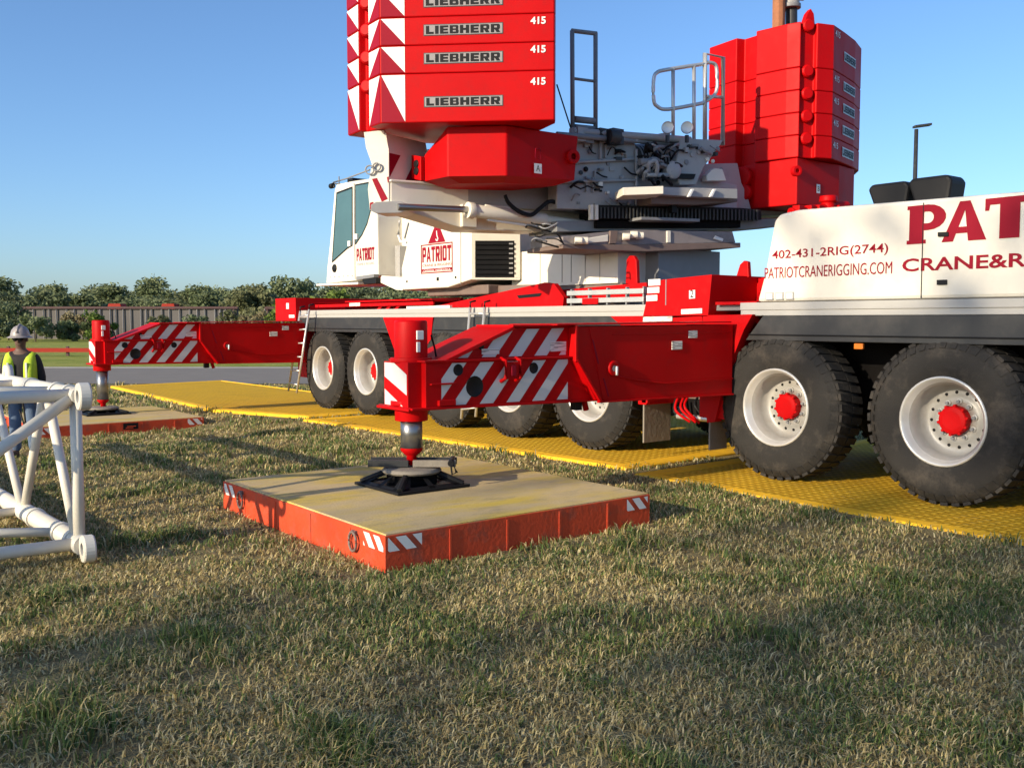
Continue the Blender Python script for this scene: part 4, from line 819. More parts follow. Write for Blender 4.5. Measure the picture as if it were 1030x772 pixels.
def slabR(z0, hh, label, big):
    e = thing('counterweight_slab', label, 'counterweight', (9.3, 13.1, z0), 'slabs of the far counterweight stack')
    w = MB(); w.vprism(planR, z0, z0+hh-.004, 'red'); body = w.build('slab_body', e, .014)
    w = MB(); d = MB()
    a, b = A(8.42, 12.9, 0), A(8.56, 13.4, 0); r_ = nrm(b-a); n_ = A(-r_[1], r_[0], 0); n_ = n_ if n_@(EYEP-a) > 0 else -n_
    o = a+n_*.006+A(0, 0, z0+hh*.36)
    w.add([o-r_*.02-A(0, 0, .02), o+r_*.54-A(0, 0, .02), o+r_*.54+A(0, 0, .12), o-r_*.02+A(0, 0, .12)], [(0, 1, 2, 3)], 'reflect'); w.block('LIEBHERR', o, r_, .52, .1, 'black', .003)
    a = A(8.31, 12.46, 0); r_ = nrm(A(8.42, 12.9, 0)-a); n_ = A(-r_[1], r_[0], 0); n_ = n_ if n_@(EYEP-a) > 0 else -n_
    w.text('415', a+n_*.006+r_*.05+A(0, 0, z0+hh-.15), r_, .2, .09, 'white', 0, font_off=.012)
    w.build('lettering', body, recalc=False)
    c_ = A(8.47, 12.08, z0+hh*(.93 if big else .85)); d.lathe(c_, (-.85, -.45, 0), [(0, .02), (.07, .02), (.09, 0), (.095, -.05)], 'red', 18, False)
    d.build('lifting_lug', e)
    if big: d = MB(); d.prism([A(8.52, 12.02, z0+hh-.02), A(8.45, 12.2, z0+hh-.02), A(8.45, 12.17, z0+hh+.13), A(8.47, 12.12, z0+hh+.2), A(8.50, 12.07, z0+hh+.13)], (.08, .03, 0), 'red'); d.build('lifting_eye', e, .01)
zr = 4.095
_S = SLAB; SLAB = .319
for k, nm in enumerate(('bottom slab of the far red counterweight stack, above its base block', 'second slab from the bottom of the far red counterweight stack', 'middle slab of the far red counterweight stack, third from the bottom', 'slab just below the thick top slab of the far counterweight stack')): slabR(zr+k*SLAB, SLAB, nm, False)
slabR(zr+4*SLAB, 2*SLAB, 'thick topmost red slab of the far counterweight stack behind the handrail', True)
SLAB = _S
# base blocks
e = thing('counterweight_base', 'faceted red base block marked A under the near counterweight stack', 'counterweight', (9.6, 7.3, 3.3), 'base blocks of the counterweight stacks')
AP = (9.0, 7.55, 4); NFm = NF
p0 = at(450, 150, AP, NF)[:2]; p1 = at(509.5, 150, AP, NF)[:2]; p2 = (p1[0]-.02, p1[1]+1.14); p3 = (p2[0]+.5, p2[1]+.1); q0 = (p0[0]+.52, p0[1]+.0)
w = MB(); zt = 4.09; z0 = at(480, 177, AP, NF)[2]
V_ = [(*q0, zt-.28), (*p0, zt), (*p1, zt), (*p2, zt), (*p3, zt), (11.0, 7.6, zt-.28)]
L_ = [(*q0, z0), (*p0, z0), (*p1, z0), (p2[0]+.04, p2[1]-.02, z0+.05), (p3[0], p3[1], z0+.08), (11.0, 7.6, z0)]
n = 6; w.add(V_+L_, [(0, 1, 2, 3, 4, 5), (11, 10, 9, 8, 7, 6)]+[(i, (i+1) % n, n+(i+1) % n, n+i) for i in range(n)], 'red')
L2 = [A(*p) for p in L_]; cen = sum(L2)/6; L3 = [cen+(p-cen)*.75-A(0, 0, .07) for p in L2]; w.add(L2+L3, [(11, 10, 9, 8, 7, 6)]+[(i, (i+1) % n, n+(i+1) % n, n+i) for i in range(n)], 'red')
bb = w.build('base_block', e, .014)
w = MB(); d2 = nrm(A(p2[0]-p1[0], p2[1]-p1[1], 0)); o = A(p1[0], p1[1], 3.56)+d2*.42+A(-.008, 0, 0); w.poly([o, o+d2*.12, o+d2*.12+A(0, 0, .12), o+A(0, 0, .12)], 'white'); w.text('A', o+d2*.03+A(0, 0, .025), d2, .06, .075, 'black', .004); o = o+A(0, 0, .18); w.pipe([o+d2*.02, o+d2*.02+A(0, 0, .12), o+d2*.10+A(0, 0, .12), o+d2*.10], .006, 'crimson', 6)
w.build('marking', bb, recalc=False)
w = MB(); p = A(p2[0]-.02, p2[1]-.1, 3.82); w.lathe(p, (-1, -.2, 0), [(.04, 0), (.04, .02), (.09, .02), (.09, -.05)], 'red', 18); w.build('base_lug', e, .004); w = MB(); w.prism([(q0[0]-.02, q0[1]-.06, zt-.3), (q0[0]+.2, q0[1]-.06, zt-.25), (q0[0]+.2, q0[1]-.06, z0+.05), (q0[0]-.02, q0[1]-.06, z0)], (0, .05, 0), 'red')
for z in (zt-.38, z0+.13): w.lathe((q0[0]+.08, q0[1]-.065, z), (0, -1, 0), [(0, .01), (.05, .01), (.055, -.02)], 'black', 14)
w.build('base_lug', e, .006)
e = thing('counterweight_base', 'faceted red base block under the far counterweight stack, half in shade', 'counterweight', (9.0, 12.4, 3.3), 'base blocks of the counterweight stacks')
w = MB(); pl = [(9.9, 12.05), (9.22, 11.88), (8.53, 11.95), (8.51, 12.97), (8.63, 13.56), (9.2, 13.9), (10.2, 13.6)]; w.vprism(pl, 3.42, 4.09, 'red'); bb = w.build('base_block', e, .014)
w = MB(); a = A(8.53, 11.95, 0); r_ = nrm(A(8.51, 12.97, 0)-a); n_ = A(-r_[1], r_[0], 0); n_ = n_ if n_@(EYEP-a) > 0 else -n_; o = a+r_*.46+n_*.006+A(0, 0, 3.62); w.poly([o, o+r_*.09, o+r_*.09+A(0, 0, .13), o+A(0, 0, .13)], 'white'); w.text('B', o+r_*.025+A(0, 0, .03), r_, .045, .07, 'black', .004); w.build('marking', bb, recalc=False)
w = MB(); w.lathe(a+A(.0, .0, 3.9), (-.9, -.4, 0), [(.03, .0), (.03, .02), (.075, .02), (.08, -.05)], 'red', 16); w.build('base_lug', e, .004); w = MB(); w.lathe(A(9.42, 11.86, 3.9), (-.3, -.95, 0), [(0, .12), (.13, .12), (.15, .1), (.15, -.1)], 'red', 18); w.lathe(A(9.36, 11.84, 3.66), (-.3, -.95, 0), [(0, .12), (.1, .12), (.12, .1), (.12, -.1)], 'red', 18); w.build('base_lug', e, .006)

# ------------------------------------------------------------------ ladders hooked on the deck
def ladder(label, top, bot, rungs):
    (a, b), (c_, d) = top, bot; e = thing('ladder', label, 'ladder', (c_+d)/2, 'aluminium access ladders')
    for p, q in ((a, c_), (b, d)):
        w = MB(); w.tube(p, q, .022, 'galv', 8); w.pipe([p, p+A(0, .0, .08), p+A(0, .1, .1)], .016, 'black', 6); w.build('rail', e)
    for k in range(rungs): w = MB(); t = (k+.4)/rungs; p, q = a+(c_-a)*t, b+(d-b)*t; w.tube(p, q, .016, 'galv', 8); w.build('rung', e)
ladder('aluminium ladder hanging behind the near outrigger beam, beside the middle wheels', (av(473, 309, 8.62), av(487.5, 309, 8.62)), (av(464, 421, 8.5), av(478.5, 419, 8.5)), 7)
ladder('aluminium ladder hanging at the rear corner of the crane, left of the rearmost wheel', (av(302, 313, 8.55), av(311, 311, 8.55)), (av(290, 393, 8.4), av(298.5, 395, 8.4)), 6)

# ------------------------------------------------------------------ mats
def crane_mat(u0, u1, v0, v1, z0, z1, label, stk):
    e = thing('outrigger_mat', label, 'mat', ((u0+u1)/2, (v0+v1)/2, z0), 'orange red outrigger mats')
    w = MB(); w.box((u0, v0, z0), (u1, v1, z1-.012), 'matside')
    for uu in np.linspace(u0+.5, u1-.5, 4): w.box((uu-.01, v0-.006, z0+.02), (uu+.01, v0, z1-.03), 'matside')
    for vv in np.linspace(v0+.55, v1-.5, 4): w.box((u0-.006, vv-.012, z0+.02), (u0, vv+.012, z1-.03), 'matside')
    b = w.build('mat_frame', e, .008)
    w = MB(); w.box((u0+.012, v0+.012, z1-.03), (u1-.012, v1-.012, z1), 'ply'); w.build('top_boards', e, .004)
    w = MB()
    zz0, zz1 = z1-.125, z1-.025
    fu = lambda x, y: (u0-.004, x, y); fv = lambda x, y: (x, v0-.004, y)
    for vv in ((v0+.02, v0+.30), (v1-.28, v1-.03)):
        w = MB(); stripes(w, [(vv[0], zz0), (vv[1], zz0), (vv[1], zz1), (vv[0], zz1)], fu, 'white', -.9, .14, .085, vv[0]); w.build('hazard_marking', b, recalc=False)
    for uu in ((u0+.02, u0+.30), (u1-.28, u1-.04)):
        w = MB(); stripes(w, [(uu[0], zz0), (uu[1], zz0), (uu[1], zz1), (uu[0], zz1)], fv, 'white', .8, .14, .085, uu[0]); w.build('hazard_marking', b, recalc=False)
    for uu in (u0+.42, u1-.45):
        w = MB(); zc = z1-.10; w.pipe([(uu+.055*math.cos(t), v0-.025, zc-.02+.07*math.sin(t)) for t in np.linspace(R(80), R(440), 22)], .011, 'brownsteel', 6); w.box((uu-.03, v0-.02, zc+.03), (uu+.03, v0, zc+.06), 'brownsteel'); w.build('lifting_ring', e)
    if stk:
        w = MB(); vm = (v0+v1)/2+.1; w.box((u0-.012, vm-.12, z1-.13), (u0-.006, vm+.12, z1-.03), 'black')
        w.box((u0-.015, vm-.06, z1-.09), (u0-.011, vm+.08, z1-.075), 'matside'); w.box((u0-.015, vm-.08, z1-.115), (u0-.011, vm+.04, z1-.1), 'matside'); w.build('maker_plate', e)
crane_mat(5.73, 8.66, 3.39, 6.02, -.03, .268, 'large orange red steel mat with worn board top under the near outrigger foot', False)
crane_mat(16.35, 19.05, 3.42, 6.08, -.16, .088, 'orange red steel mat with black plate under the far outrigger foot, behind the white lattice', True)
def ymat(plan, z0, z1, label, rot=0.):
    e = thing('ground_mat', label, 'mat', (sum(p[0] for p in plan)/len(plan), sum(p[1] for p in plan)/len(plan), z0), 'yellow ground mats under the crane')
    w = MB(); c_ = np.mean(plan, 0)
    out = [A(*p) for p in plan]; n = len(out)
    inn = [p+nrm(c_-p)*.26 for p in out]; in2 = [p+nrm(c_-p)*.31 for p in out]
    lay = [[(*p, z0) for p in out], [(*p, z1-.02) for p in out], [(*(p+nrm(c_-p)*.03), z1-.002) for p in out], [(*p, z1+.006) for p in inn], [(*p, z1-.012) for p in in2]]
    V = sum(lay, []); F = []
    for k in range(4): F += [(k*n+i, k*n+(i+1) % n, (k+1)*n+(i+1) % n, (k+1)*n+i) for i in range(n)]
    w.add(V, F, 'matyellow'); w.build('rim', e, .006)
    w = MB(); w.poly([(*p, z1-.010) for p in in2], 'tread'); w.build('tread_plate', e, recalc=True)
ymat([(-1.5, 7.62), (7.68, 7.8), (7.85, 13.), (-1.5, 13.)], -.03, .022, 'yellow tread plate ground mat under the two nearest wheels at the front axles')
ymat([(7.95, 7.94), (15.35, 7.45), (15.35, 13.), (8.15, 13.)], -.03, .042, 'yellow tread plate ground mat under the middle wheels beside the near orange mat')
ymat([(15.62, 7.7), (18.0, 6.85), (26.06, 7.25), (26.6, 10.4), (15.62, 10.6)], -.03, .055, 'sunlit yellow tread plate ground mat stretching from the rear wheels to the road')

# ------------------------------------------------------------------ white lattice boom section lying on the grass
lt = thing('lattice_boom', 'white tubular lattice boom section lying on the grass with open pin lugs', 'boom section', (7.2, 1.1, 0))
LD = nrm((1, -.035, 0)); LS = A(.035, -1, 0); LW = 1.45; LO = A(7.2, 1.82, 0); LL = 7.6
lp = lambda s, t, z: LO+LD*s+LS*t+A(0, 0, z)
ZB, ZT = .13, 1.215
for t, z in ((0, ZB), (0, ZT), (LW, ZB), (LW, ZT)):
    w = MB(); r_ = .072 if z == ZB else .058; w.tube(lp(.09, t, z), lp(LL-.1, t, z), r_, 'cream', 20)
    for s in (.3, .62, 1.35): w.tube(lp(s, t, z), lp(s+.05, t, z), r_+.012, 'cream', 20)
    for s in (-.03, LL):
        w.lathe(lp(s+.02 if s < 1 else s-.02, t, z)+LS*(.045), -LS, [(.045, 0), (.092, 0), (.098, .01), (.098, .07), (.092, .08), (.045, .08), (.045, 0)], 'cream', 24, False)
    if z == ZT: w.lathe(lp(2.15, t+.03, z+.03), -LS, [(.04, 0), (.115, 0), (.115, .06), (.04, .06), (.04, 0)], 'cream', 20)
    w.build('chord', lt)
def brace(p, q, r_): w = MB(); w.tube(p, q, r_, 'cream', 14); w.build('brace', lt)
brace(lp(.2, 0, ZT), lp(.2, 0, ZB), .042); brace(lp(.2, LW, ZT), lp(.2, LW, ZB), .042)
nb = 4; bay = LL/nb
for t in (0, LW):
    brace(lp(.95, t, ZT), lp(.26, t, ZB), .036)
    for k in range(nb): 
        s = 1.0+k*bay*.95
        brace(lp(s, t, ZT), lp(s+.75, t, ZB), .036); 
        if k < nb-1: brace(lp(s+bay*.95, t, ZT), lp(s+.8, t, ZB), .036)
for z in (ZB, ZT):
    brace(lp(.2, 0, z), lp(.2, LW, z), .045)
    for k in range(nb):
        s = .3+k*bay*.95; brace(lp(s+.4, 0, z), lp(s+1.3, LW, z), .036); brace(lp(s+1.5, 0, z), lp(s+1.3, LW, z), .036)
brace(lp(.17, .05, ZT-.03), lp(.17, LW, ZB+.05), .042)
w = MB(); w.pipe(smooth([lp(2.1, -.06, ZT+.02), lp(2.1, -.1, ZT-.2), lp(2.05, -.1, ZT-.4), lp(2.15, -.08, ZT-.25)]), .008, 'black', 6); w.build('pin_cable', lt)

# ------------------------------------------------------------------ worker
def skin_mesh(name, V, E, Rr, m, parent, loc, sub=2, smooth_=True):
    me = bpy.data.meshes.new(name); me.from_pydata([(p[0], -p[1], p[2]) for p in V], E, []); ob = bpy.data.objects.new(name, me); col.objects.link(ob)
    md = ob.modifiers.new('s', 'SKIN'); md.use_smooth_shade = True
    for i, r_ in enumerate(Rr):
        d = me.skin_vertices[0].data[i]; d.radius = r_ if isinstance(r_, tuple) else (r_, r_); d.use_root = (i == 0)
    ob.modifiers.new('d', 'SUBSURF').levels = sub
    dg = bpy.context.evaluated_depsgraph_get(); m2 = bpy.data.meshes.new_from_object(ob.evaluated_get(dg)); bpy.data.objects.remove(ob)
    m2.materials.clear(); m2.materials.append(M[m])
    m2.polygons.foreach_set('use_smooth', [True]*len(m2.polygons))
    o2 = bpy.data.objects.new(name, m2); col.objects.link(o2); o2.parent = parent; o2['o'] = list(loc); return o2
def mir(o): o.data.transform(Matrix.Scale(-1, 4, (0, 1, 0))); o.data.flip_normals()
def person():
    px_, py_ = 13.9, 2.76; gz = float(ground(px_, py_))
    e = thing('person', 'worker in grey hard hat, yellow vest, dark shirt and jeans behind the white lattice', 'person', (px_, py_, gz))
    e.scale = (.93, .93, .93)
    # local frame: X to the picture's right, Y away from the camera
    e.rotation_euler = (0, 0, math.atan2(-RT[1], RT[0])+R(6))
    L = lambda x, y, z: (x, -y, z)          # skin_mesh flips y
    V = [(0, 0, .98), (0, .0, 1.12), (0, .0, 1.32), (0, .0, 1.46), (0, -.01, 1.55), (0, -.02, 1.63), (0, -.025, 1.72),
         (-.10, 0, .92), (-.11, -.01, .52), (-.12, .02, .10), (-.13, -.13, .05),
         (.10, 0, .92), (.12, -.01, .52), (.13, .02, .10), (.15, -.13, .05),
         (-.19, 0, 1.43), (-.26, .02, 1.14), (-.25, -.06, .90), (.19, 0, 1.43), (.26, .02, 1.14), (.25, -.06, .90), (-.25, -.09, .83), (.25, -.09, .83)]
    E = [(0, 1), (1, 2), (2, 3), (3, 4), (4, 5), (5, 6), (0, 7), (7, 8), (8, 9), (9, 10), (0, 11), (11, 12), (12, 13), (13, 14), (3, 15), (15, 16), (16, 17), (3, 18), (18, 19), (19, 20), (17, 21), (20, 22)]
    Rr = [(.15, .11), (.15, .11), (.17, .12), (.12, .09), .055, (.078, .09), (.075, .088), .085, .06, .045, .04, .085, .06, .045, .04, .062, .046, .034, .062, .046, .034, .036, .036]
    V = [L(*p) for p in V]
    b = skin_mesh('body', V, E, Rr, 'skin', e, e['o'])
    k = [0, 7, 8, 9, 11, 12, 13]; mp = {a: i for i, a in enumerate(k)}
    VV = [V[i] for i in k]; VV[3] = L(-.12, .02, .08); VV[6] = L(.13, .02, .08)
    skin_mesh('trousers', VV, [(mp[a], mp[b_]) for a, b_ in E if a in mp and b_ in mp], [(.165, .125), .105, .085, .075, .105, .085, .075], 'denim', e, e['o'])
    k = [0, 1, 2, 3, 15, 16, 17, 18, 19, 20]; mp = {a: i for i, a in enumerate(k)}
    VV = [V[i] for i in k]; VV[6] = L(-.255, -.04, .93); VV[9] = L(.255, -.04, .93)
    skin_mesh('shirt', VV, [(mp[a], mp[b_]) for a, b_ in E if a in mp and b_ in mp], [(.165, .125), (.17, .128), (.185, .135), (.13, .10), .075, .064, .05, .075, .064, .05], 'shirt', e, e['o'])
    for s in (-1, 1):
        skin_mesh('vest', [L(s*.14, -.06, .90), L(s*.14, -.065, 1.12), L(s*.14, -.07, 1.3), L(s*.13, -.01, 1.485), L(s*.12, .08, 1.4), L(s*.1, .09, 1.15), L(s*.1, .085, .93)], [(i, i+1) for i in range(6)], [(.095, .11), (.095, .12), (.095, .12), (.09, .075), (.1, .07), (.1, .06), (.1, .055)], 'vest', e, e['o'])
        w = MB(); w.prism([(s*.11, -.172, .95), (s*.135, -.176, .95), (s*.135, -.181, 1.36), (s*.11, -.179, 1.36)], (0, .02, 0), 'reflect'); o = w.build('reflective_strip', None, loc=(0, 0, 0)); mir(o); o.parent = e
        w = MB(); w.box((s*.135-.05, -.20, 0), (s*.135+.05, .08, .11), 'boot'); o = w.build('boot', None, .03, loc=(0, 0, 0)); mir(o); o.parent = e
        # gloved fingers: a palm with four fingers and a thumb
        w = MB(); hx = s*.25
        w.box((hx-.02, -.13, .77), (hx+.02, -.05, .86), 'skin')
        for f in range(4): y = -.125+.022*f; w.pipe([(hx, y, .78), (hx-s*.004, y-.004, .745), (hx-s*.016, y, .715-.006*(f in (1, 2)))], .010, 'skin', 6)
        w.pipe([(hx-s*.01, -.135, .84), (hx-s*.03, -.155, .81), (hx-s*.035, -.155, .78)], .011, 'skin', 6); o = w.build('glove', None, .008, loc=(0, 0, 0)); mir(o); o.parent = e
    w = MB(); w.lathe((0, -.02, 1.725), (0, 0, 1), [(.0, .155), (.04, .152), (.08, .13), (.112, .085), (.125, .03), (.127, .0)], 'hat', 24); w.lathe((0, -.03, 1.725), (0, 0, 1), [(.127, .008), (.165, -.012), (.168, -.02), (.12, -.01)], 'hat', 24)
    w.pipe([(0, -.14, 1.77), (0, -.1, 1.85), (0, -.02, 1.887), (0, .06, 1.85)], .02, 'hat', 8); o = w.build('hard_hat', None, loc=(0, 0, 0)); mir(o); o.parent = e
    w = MB(); 
    for s in (-1, 1): w.lathe((s*.036, -.113, 1.688), (0, -1, 0), [(0, .012), (.024, .010), (.032, -.002), (.032, -.015)], 'black', 14)
    w.box((-.075, -.11, 1.694), (.075, -.10, 1.704), 'black'); w.box((-.08, -.11, 1.69), (-.074, .02, 1.70), 'black'); w.box((.074, -.11, 1.69), (.08, .02, 1.70), 'black'); o = w.build('glasses', None, loc=(0, 0, 0)); mir(o); o.parent = e
    w = MB(); w.lathe((0, -.105, 1.655), (0, -1, .2), [(.022, -.02), (.016, .012), (0, .028)], 'skin', 10); w.box((-.026, -.108, 1.606), (.026, -.098, 1.615), 'boot'); w.lathe((-.082, .0, 1.675), (-1, 0, 0), [(.03, -.01), (.022, .01), (0, .008)], 'skin', 10); w.lathe((.082, .0, 1.675), (1, 0, 0), [(.03, -.01), (.022, .01), (0, .008)], 'skin', 10); o = w.build('face', None, loc=(0, 0, 0)); mir(o); o.parent = e
person()

# ------------------------------------------------------------------ street lamp, fence, barrier, far vehicles
e = thing('street_lamp', 'tall dark street lamp rising behind the white engine cover', 'street lamp', (22.5, 40, 0))
w = MB(); w.tube((22.5, 40, 0), (22.5, 40, 10.0), .12, 'dark', 10, .085); w.tube((22.5, 40, 0), (22.5, 40, .6), .2, 'midgrey', 10); w.build('pole', e)
w = MB(); c_ = A(22.5, 40, 10.05); d = RT; w.prism([c_-d*.12+FH*.15, c_+d*.62+FH*.15+A(0, 0, .1), c_+d*.62-FH*.15+A(0, 0, .1), c_-d*.12-FH*.15], (0, 0, .1), 'dark'); w.build('lamp_head', e, .02)
r3 = random.Random(3)
def fence(x0, x1, d, label):
    o = DW(d, (x0+x1)/2); e = thing('fence', label, 'fence', o)
    w = MB(); x = x0
    while x < x1: w.box(DW(d, x)-A(.05, .05, 0), DW(d, x)+A(.05, .05, 2.9), 'fencerib'); x += r3.choice([.5, .7, .95])
    w.prism([DW(d+.12, x0), DW(d+.12, x1), DW(d+.2, x1), DW(d+.2, x0)], (0, 0, 2.8), 'fence'); w.build('ribbed_panel', e)
    w = MB(); 
    w.prism([DW(d-.15, x0, 2.82), DW(d-.15, x1, 2.82), DW(d+.3, x1, 2.82), DW(d+.3, x0, 2.82)], (0, 0, .2), 'fencerail'); w.build('top_rail', e)
    for xx in (x0+.3, x1-.3):
        w = MB(); w.box(DW(d, xx)-A(.12, .12, 0), DW(d, xx)+A(.12, .12, 3.05), 'fencerail'); w.build('post', e)
fence(-46, -25.5, 90, 'long grey ribbed fence with dark red top rail between the trees and the shrubs')
fence(-23.5, -12, 92, 'short stretch of grey ribbed fence showing between green trees behind the far outrigger')
for x, lab in ((-40.0, 'small orange roofed vehicle showing just over the grey fence at the far left'), (-34.6, 'second orange roofed vehicle showing over the grey fence, nearer the middle')):
    o = DW(98, x); e = thing('parked_truck', lab, 'truck', o, 'trucks parked behind the grey fence')
    w = MB(); w.prism([o-RT*1.5-FH*.9, o+RT*1.1-FH*.9, o+RT*1.1+FH*.9, o-RT*1.5+FH*.9], (0, 0, 2.3), 'white'); w.build('box_body', e, .05)
    w = MB(); q = o+A(0, 0, .5)+RT*1.2; w.prism([q-FH*.85, q+RT*1.3-FH*.85, q+RT*1.3-FH*.85+A(0, 0, .7), q+RT*.8-FH*.85+A(0, 0, 1.6), q-FH*.85+A(0, 0, 1.6)], FH*1.7, 'barrier'); w.build('cab', e, .05)
    w = MB(); w.prism([o-RT*.9-FH*.8+A(0, 0, 2.3), o+RT*.9-FH*.8+A(0, 0, 2.3), o+RT*.6-FH*.7+A(0, 0, 3.42), o-RT*.6-FH*.7+A(0, 0, 3.42)], FH*1.5, 'barrier'); w.build('roof_hood', e, .05)
    for s in (-.9, 1.7):
        w = MB(); q = o+RT*s+A(0, 0, .42); w.tube(q-FH*1., q+FH*1., .42, 'rubber', 14); w.build('wheel', e)
e = thing('barrier_rail', 'low orange red barrier rail running along the green verge behind the worker', 'barrier', DW(47, -25))
w = MB(); w.prism([DW(47, -31, .2), DW(47, -10, .2), DW(47.12, -10, .2), DW(47.12, -31, .2)], (0, 0, .2), 'barrier'); w.build('rail', e)
for x in np.arange(-30.5, -10, 2.9): w = MB(); w.prism([DW(47.13, x), DW(47.13, x+.12), DW(47.25, x+.12), DW(47.25, x)], (0, 0, .48), 'fencerail'); w.build('post', e)

# ------------------------------------------------------------------ trees and shrubs
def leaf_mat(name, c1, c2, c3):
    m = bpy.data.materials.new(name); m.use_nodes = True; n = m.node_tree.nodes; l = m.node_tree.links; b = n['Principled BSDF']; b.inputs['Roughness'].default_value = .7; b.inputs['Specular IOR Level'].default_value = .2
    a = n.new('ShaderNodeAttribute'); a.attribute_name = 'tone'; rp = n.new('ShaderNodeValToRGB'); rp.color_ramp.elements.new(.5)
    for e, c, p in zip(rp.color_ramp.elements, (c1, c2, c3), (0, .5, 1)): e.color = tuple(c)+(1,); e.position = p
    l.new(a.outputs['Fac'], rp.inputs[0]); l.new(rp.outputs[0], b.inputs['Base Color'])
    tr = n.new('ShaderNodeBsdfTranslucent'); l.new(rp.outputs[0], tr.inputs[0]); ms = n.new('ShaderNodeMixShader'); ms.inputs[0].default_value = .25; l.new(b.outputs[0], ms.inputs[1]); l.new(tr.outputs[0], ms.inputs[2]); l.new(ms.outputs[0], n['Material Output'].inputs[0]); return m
LM = {'deep': leaf_mat('leaf_deep', (.075, .10, .052), (.125, .155, .078), (.18, .205, .11)), 'mid': leaf_mat('leaf_mid', (.09, .12, .055), (.15, .185, .085), (.215, .24, .125)),  # tree line greens paled and desaturated to stand in for distance haze
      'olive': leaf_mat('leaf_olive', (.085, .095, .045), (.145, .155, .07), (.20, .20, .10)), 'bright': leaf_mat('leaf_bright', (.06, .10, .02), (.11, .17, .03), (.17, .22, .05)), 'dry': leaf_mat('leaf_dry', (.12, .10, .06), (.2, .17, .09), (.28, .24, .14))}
M['bark'] = mat('bark', (.10, .075, .055), .9, var=.3, bump=.5, bscale=15)
def crown_mesh(name, rx, rz, zc, nleaf, size, nclump, lm, seed, solid=.35):
    r = np.random.default_rng(seed)
    d = r.normal(size=(nclump, 3)); d /= np.linalg.norm(d, axis=1)[:, None]; rad = (.35+.6*r.random((nclump, 1))**.6)
    cc = d*rad*np.array([rx, rx, rz])*.82; cr = (.22+.26*r.random(nclump))*min(rx, rz)
    k = r.integers(0, nclump, nleaf); q = r.normal(size=(nleaf, 3)); q /= np.linalg.norm(q, axis=1)[:, None]; q *= (r.random((nleaf, 1))**.4)
    P = cc[k]+q*cr[k][:, None]*np.array([1.1, 1.1, .85]); P[:, 2] += zc
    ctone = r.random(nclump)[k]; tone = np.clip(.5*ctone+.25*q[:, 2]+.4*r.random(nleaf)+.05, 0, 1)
    a = r.normal(size=(nleaf, 3)); a /= np.linalg.norm(a, axis=1)[:, None]; b = np.cross(a, r.normal(size=(nleaf, 3))); b /= np.linalg.norm(b, axis=1)[:, None]
    s = size*(.6+.8*r.random((nleaf, 1)))
    V = np.stack([P-a*s, P+b*s*.55, P+a*s, P-b*s*.55], 1).reshape(-1, 3)
    me = bpy.data.meshes.new(name); n = nleaf; me.vertices.add(n*4); me.vertices.foreach_set('co', V.reshape(-1)); me.loops.add(n*4); me.loops.foreach_set('vertex_index', np.arange(n*4)); me.polygons.add(n); me.polygons.foreach_set('loop_start', np.arange(n)*4); me.polygons.foreach_set('loop_total', np.full(n, 4)); me.update(calc_edges=True)
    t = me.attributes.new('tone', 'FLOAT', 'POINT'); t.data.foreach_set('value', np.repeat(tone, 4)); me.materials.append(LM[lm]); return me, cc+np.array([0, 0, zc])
def tree(name, label, cat, o, rx, rz, zc, nleaf, size, nclump, lm, seed, group=None, trunk=.12):
    e = thing(name, label, cat, o, group); me, cc = crown_mesh('crown', rx, rz, zc, nleaf, size, nclump, lm, seed)
    c = bpy.data.objects.new('crown' if rz > 1.6 else 'foliage', me); col.objects.link(c); c.parent = e
    w = MB(); top = zc*.95; w.tube((0, 0, -.1), (0, 0, top), trunk, 'bark', 8, trunk*.45)
    for q in cc[:7]: w.tube((0, 0, max(.2, zc*.5+random.random()*zc*.3)), (q[0], -q[1], q[2]), trunk*.45, 'bark', 6, trunk*.12)
    t = w.build('trunk' if rz > 1.6 else 'stem', None, loc=(0, 0, 0)); t.parent = e; return e
kinds = [('round', 'deep', 3.4, 2.9, 3.9), ('round', 'mid', 3.0, 3.1, 4.1), ('broad', 'olive', 3.9, 2.6, 3.5), ('tall', 'mid', 2.5, 3.4, 4.2), ('broad', 'deep', 3.6, 2.6, 3.3)]
lab = {0: 'dark green rounded tree in the distant tree line behind the fence', 1: 'mid green rounded tree in the distant tree line behind the fence', 2: 'olive green spreading tree in the distant tree line behind the fence', 3: 'taller narrow green tree in the distant tree line behind the fence', 4: 'low dark green spreading tree in the distant tree line behind the fence'}
protos = [None]*5; r2 = random.Random(5)
k = 0
for row, (d, step) in enumerate(((106, 1.55), (116, 1.5), (128, 1.6))):
    x = -.68*d
    while x < .34*d:
        i = r2.randrange(5); kd = kinds[i]
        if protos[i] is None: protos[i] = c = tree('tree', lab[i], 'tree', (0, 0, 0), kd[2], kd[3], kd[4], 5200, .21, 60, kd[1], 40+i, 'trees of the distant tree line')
        else: c = copy_tree(protos[i])
        s = r2.uniform(.66, 1.02)*(.68, .88, 1.08)[row]; p = DW(d+r2.uniform(-4, 4), x+r2.uniform(-1, 1))
        c.location = (p[0], -p[1], -.2); wf = (1.4, 1.25, 1.15)[row]; c.scale = (s*wf*r2.uniform(.9, 1.2), s*wf, s*r2.uniform(.86, 1.06)); c.rotation_euler = (0, 0, r2.uniform(0, 6.28)); c['label'] = lab[i]
        x += step*r2.uniform(.7, 1.3); k += 1
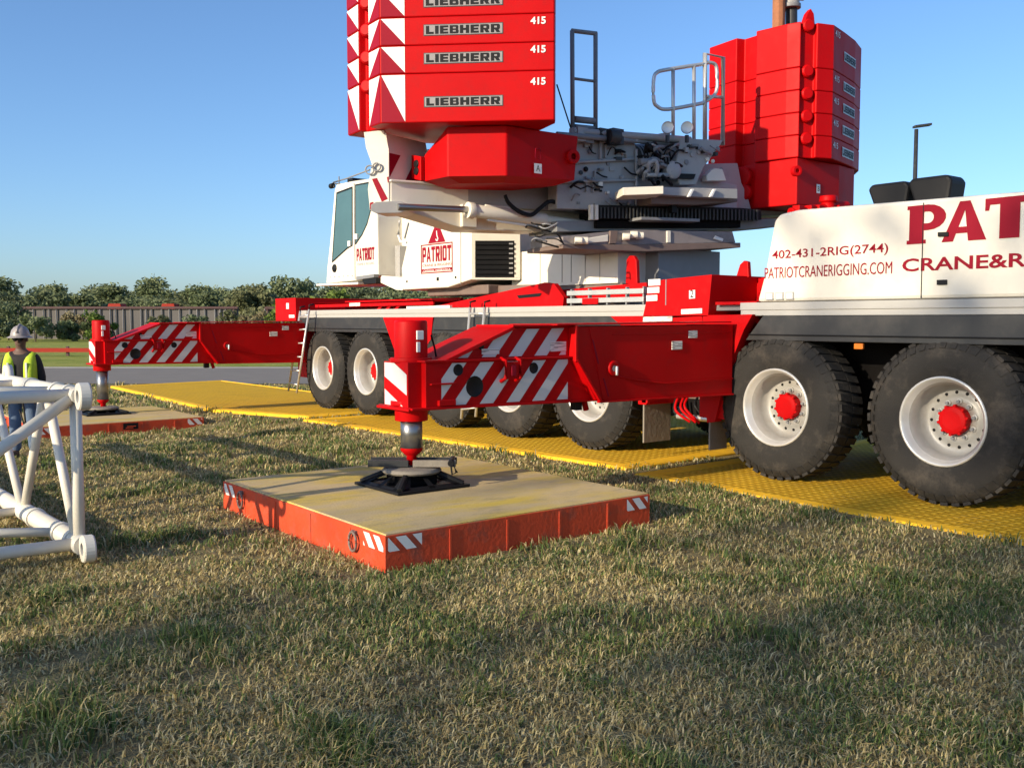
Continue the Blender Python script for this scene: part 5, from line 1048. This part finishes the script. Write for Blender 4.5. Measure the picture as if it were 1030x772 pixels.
bush = [(12, 'deep', 'big dark bush at the left edge behind the worker', 84, -43.8, 2.4, 2.0, 1.9), (57, 'mid', 'green shrub in front of the grey fence, just right of the worker', 78, -38.5, 1.9, 1.2, 1.1), (75, 'dry', 'dry brownish shrub leaning on the grey fence', 86, -38.2, 1.9, 1.45, 1.5), (90, 'bright', 'bright green shrub in front of the grey fence, beside the striped jack', 80, -34.2, 1.9, 1.35, 1.25),
        (0, 'mid', 'low dark shrub at the foot of the grey fence', 80, -36.4, 1.6, 1.0, .9), (0, 'olive', 'olive shrub seen over the sloping striped beam', 84, -30.6, 2., 1.2, 1.1), (0, 'deep', 'low shrub hugging the fence behind the striped beam', 84, -27.4, 1.8, 1.2, 1.1), (0, 'olive', 'pale bushy shrub in the gap between the two fences', 86, -24.6, 2.2, 1.6, 1.6), (0, 'bright', 'bright green bush left of the red rear box of the crane', 82, -19.3, 1.9, 1.8, 1.8),
        (0, 'dry', 'straw coloured shrub between the fence ends behind the outrigger sleeve', 84, -22.2, 1.7, 1.3, 1.4), (0, 'deep', 'dark shrub at the left edge below the tree line', 78, -41.8, 1.6, 1.1, 1.0)]
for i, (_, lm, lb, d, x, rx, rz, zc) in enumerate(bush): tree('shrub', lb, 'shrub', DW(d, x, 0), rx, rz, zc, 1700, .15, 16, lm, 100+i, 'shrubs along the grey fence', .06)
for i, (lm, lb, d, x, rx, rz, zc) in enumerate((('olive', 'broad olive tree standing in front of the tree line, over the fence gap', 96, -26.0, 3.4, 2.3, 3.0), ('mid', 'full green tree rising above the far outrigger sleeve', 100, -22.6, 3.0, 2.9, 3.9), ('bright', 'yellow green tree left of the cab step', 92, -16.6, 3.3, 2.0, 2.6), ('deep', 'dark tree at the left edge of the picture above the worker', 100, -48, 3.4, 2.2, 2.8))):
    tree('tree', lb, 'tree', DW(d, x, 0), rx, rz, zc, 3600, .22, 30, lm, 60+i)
# trees on the sun side of the lawn, whose shade lies over the grass and the front wheels
for i, (u, v, rx, rz, zc, nl, sz, lb) in enumerate(((-1.9, -46, 7.0, 7.0, 16.8, 2900, .27, 'tall airy tree on the sunny side of the lawn, nearest the front wheels'), (-8.5, -51, 7.5, 7.0, 16.8, 2300, .27, 'tall airy tree on the sunny side of the lawn, second from the crane'), (-17, -48, 7.8, 6.6, 15.8, 3000, .27, 'tall airy tree on the sunny side of the lawn, third from the crane'), (5.1, -45, 1.8, 2.3, 13.4, 300, .26, 'thin young tree on the sunny side of the lawn'), (-29, -47, 7.4, 6.2, 15, 3400, .27, 'tall airy tree on the sunny side of the lawn, behind the camera'))):
    tree('tree', lb, 'tree', (u, v, 0), rx, rz, zc, nl, sz, 110, 'mid', 200+i, None, .2)
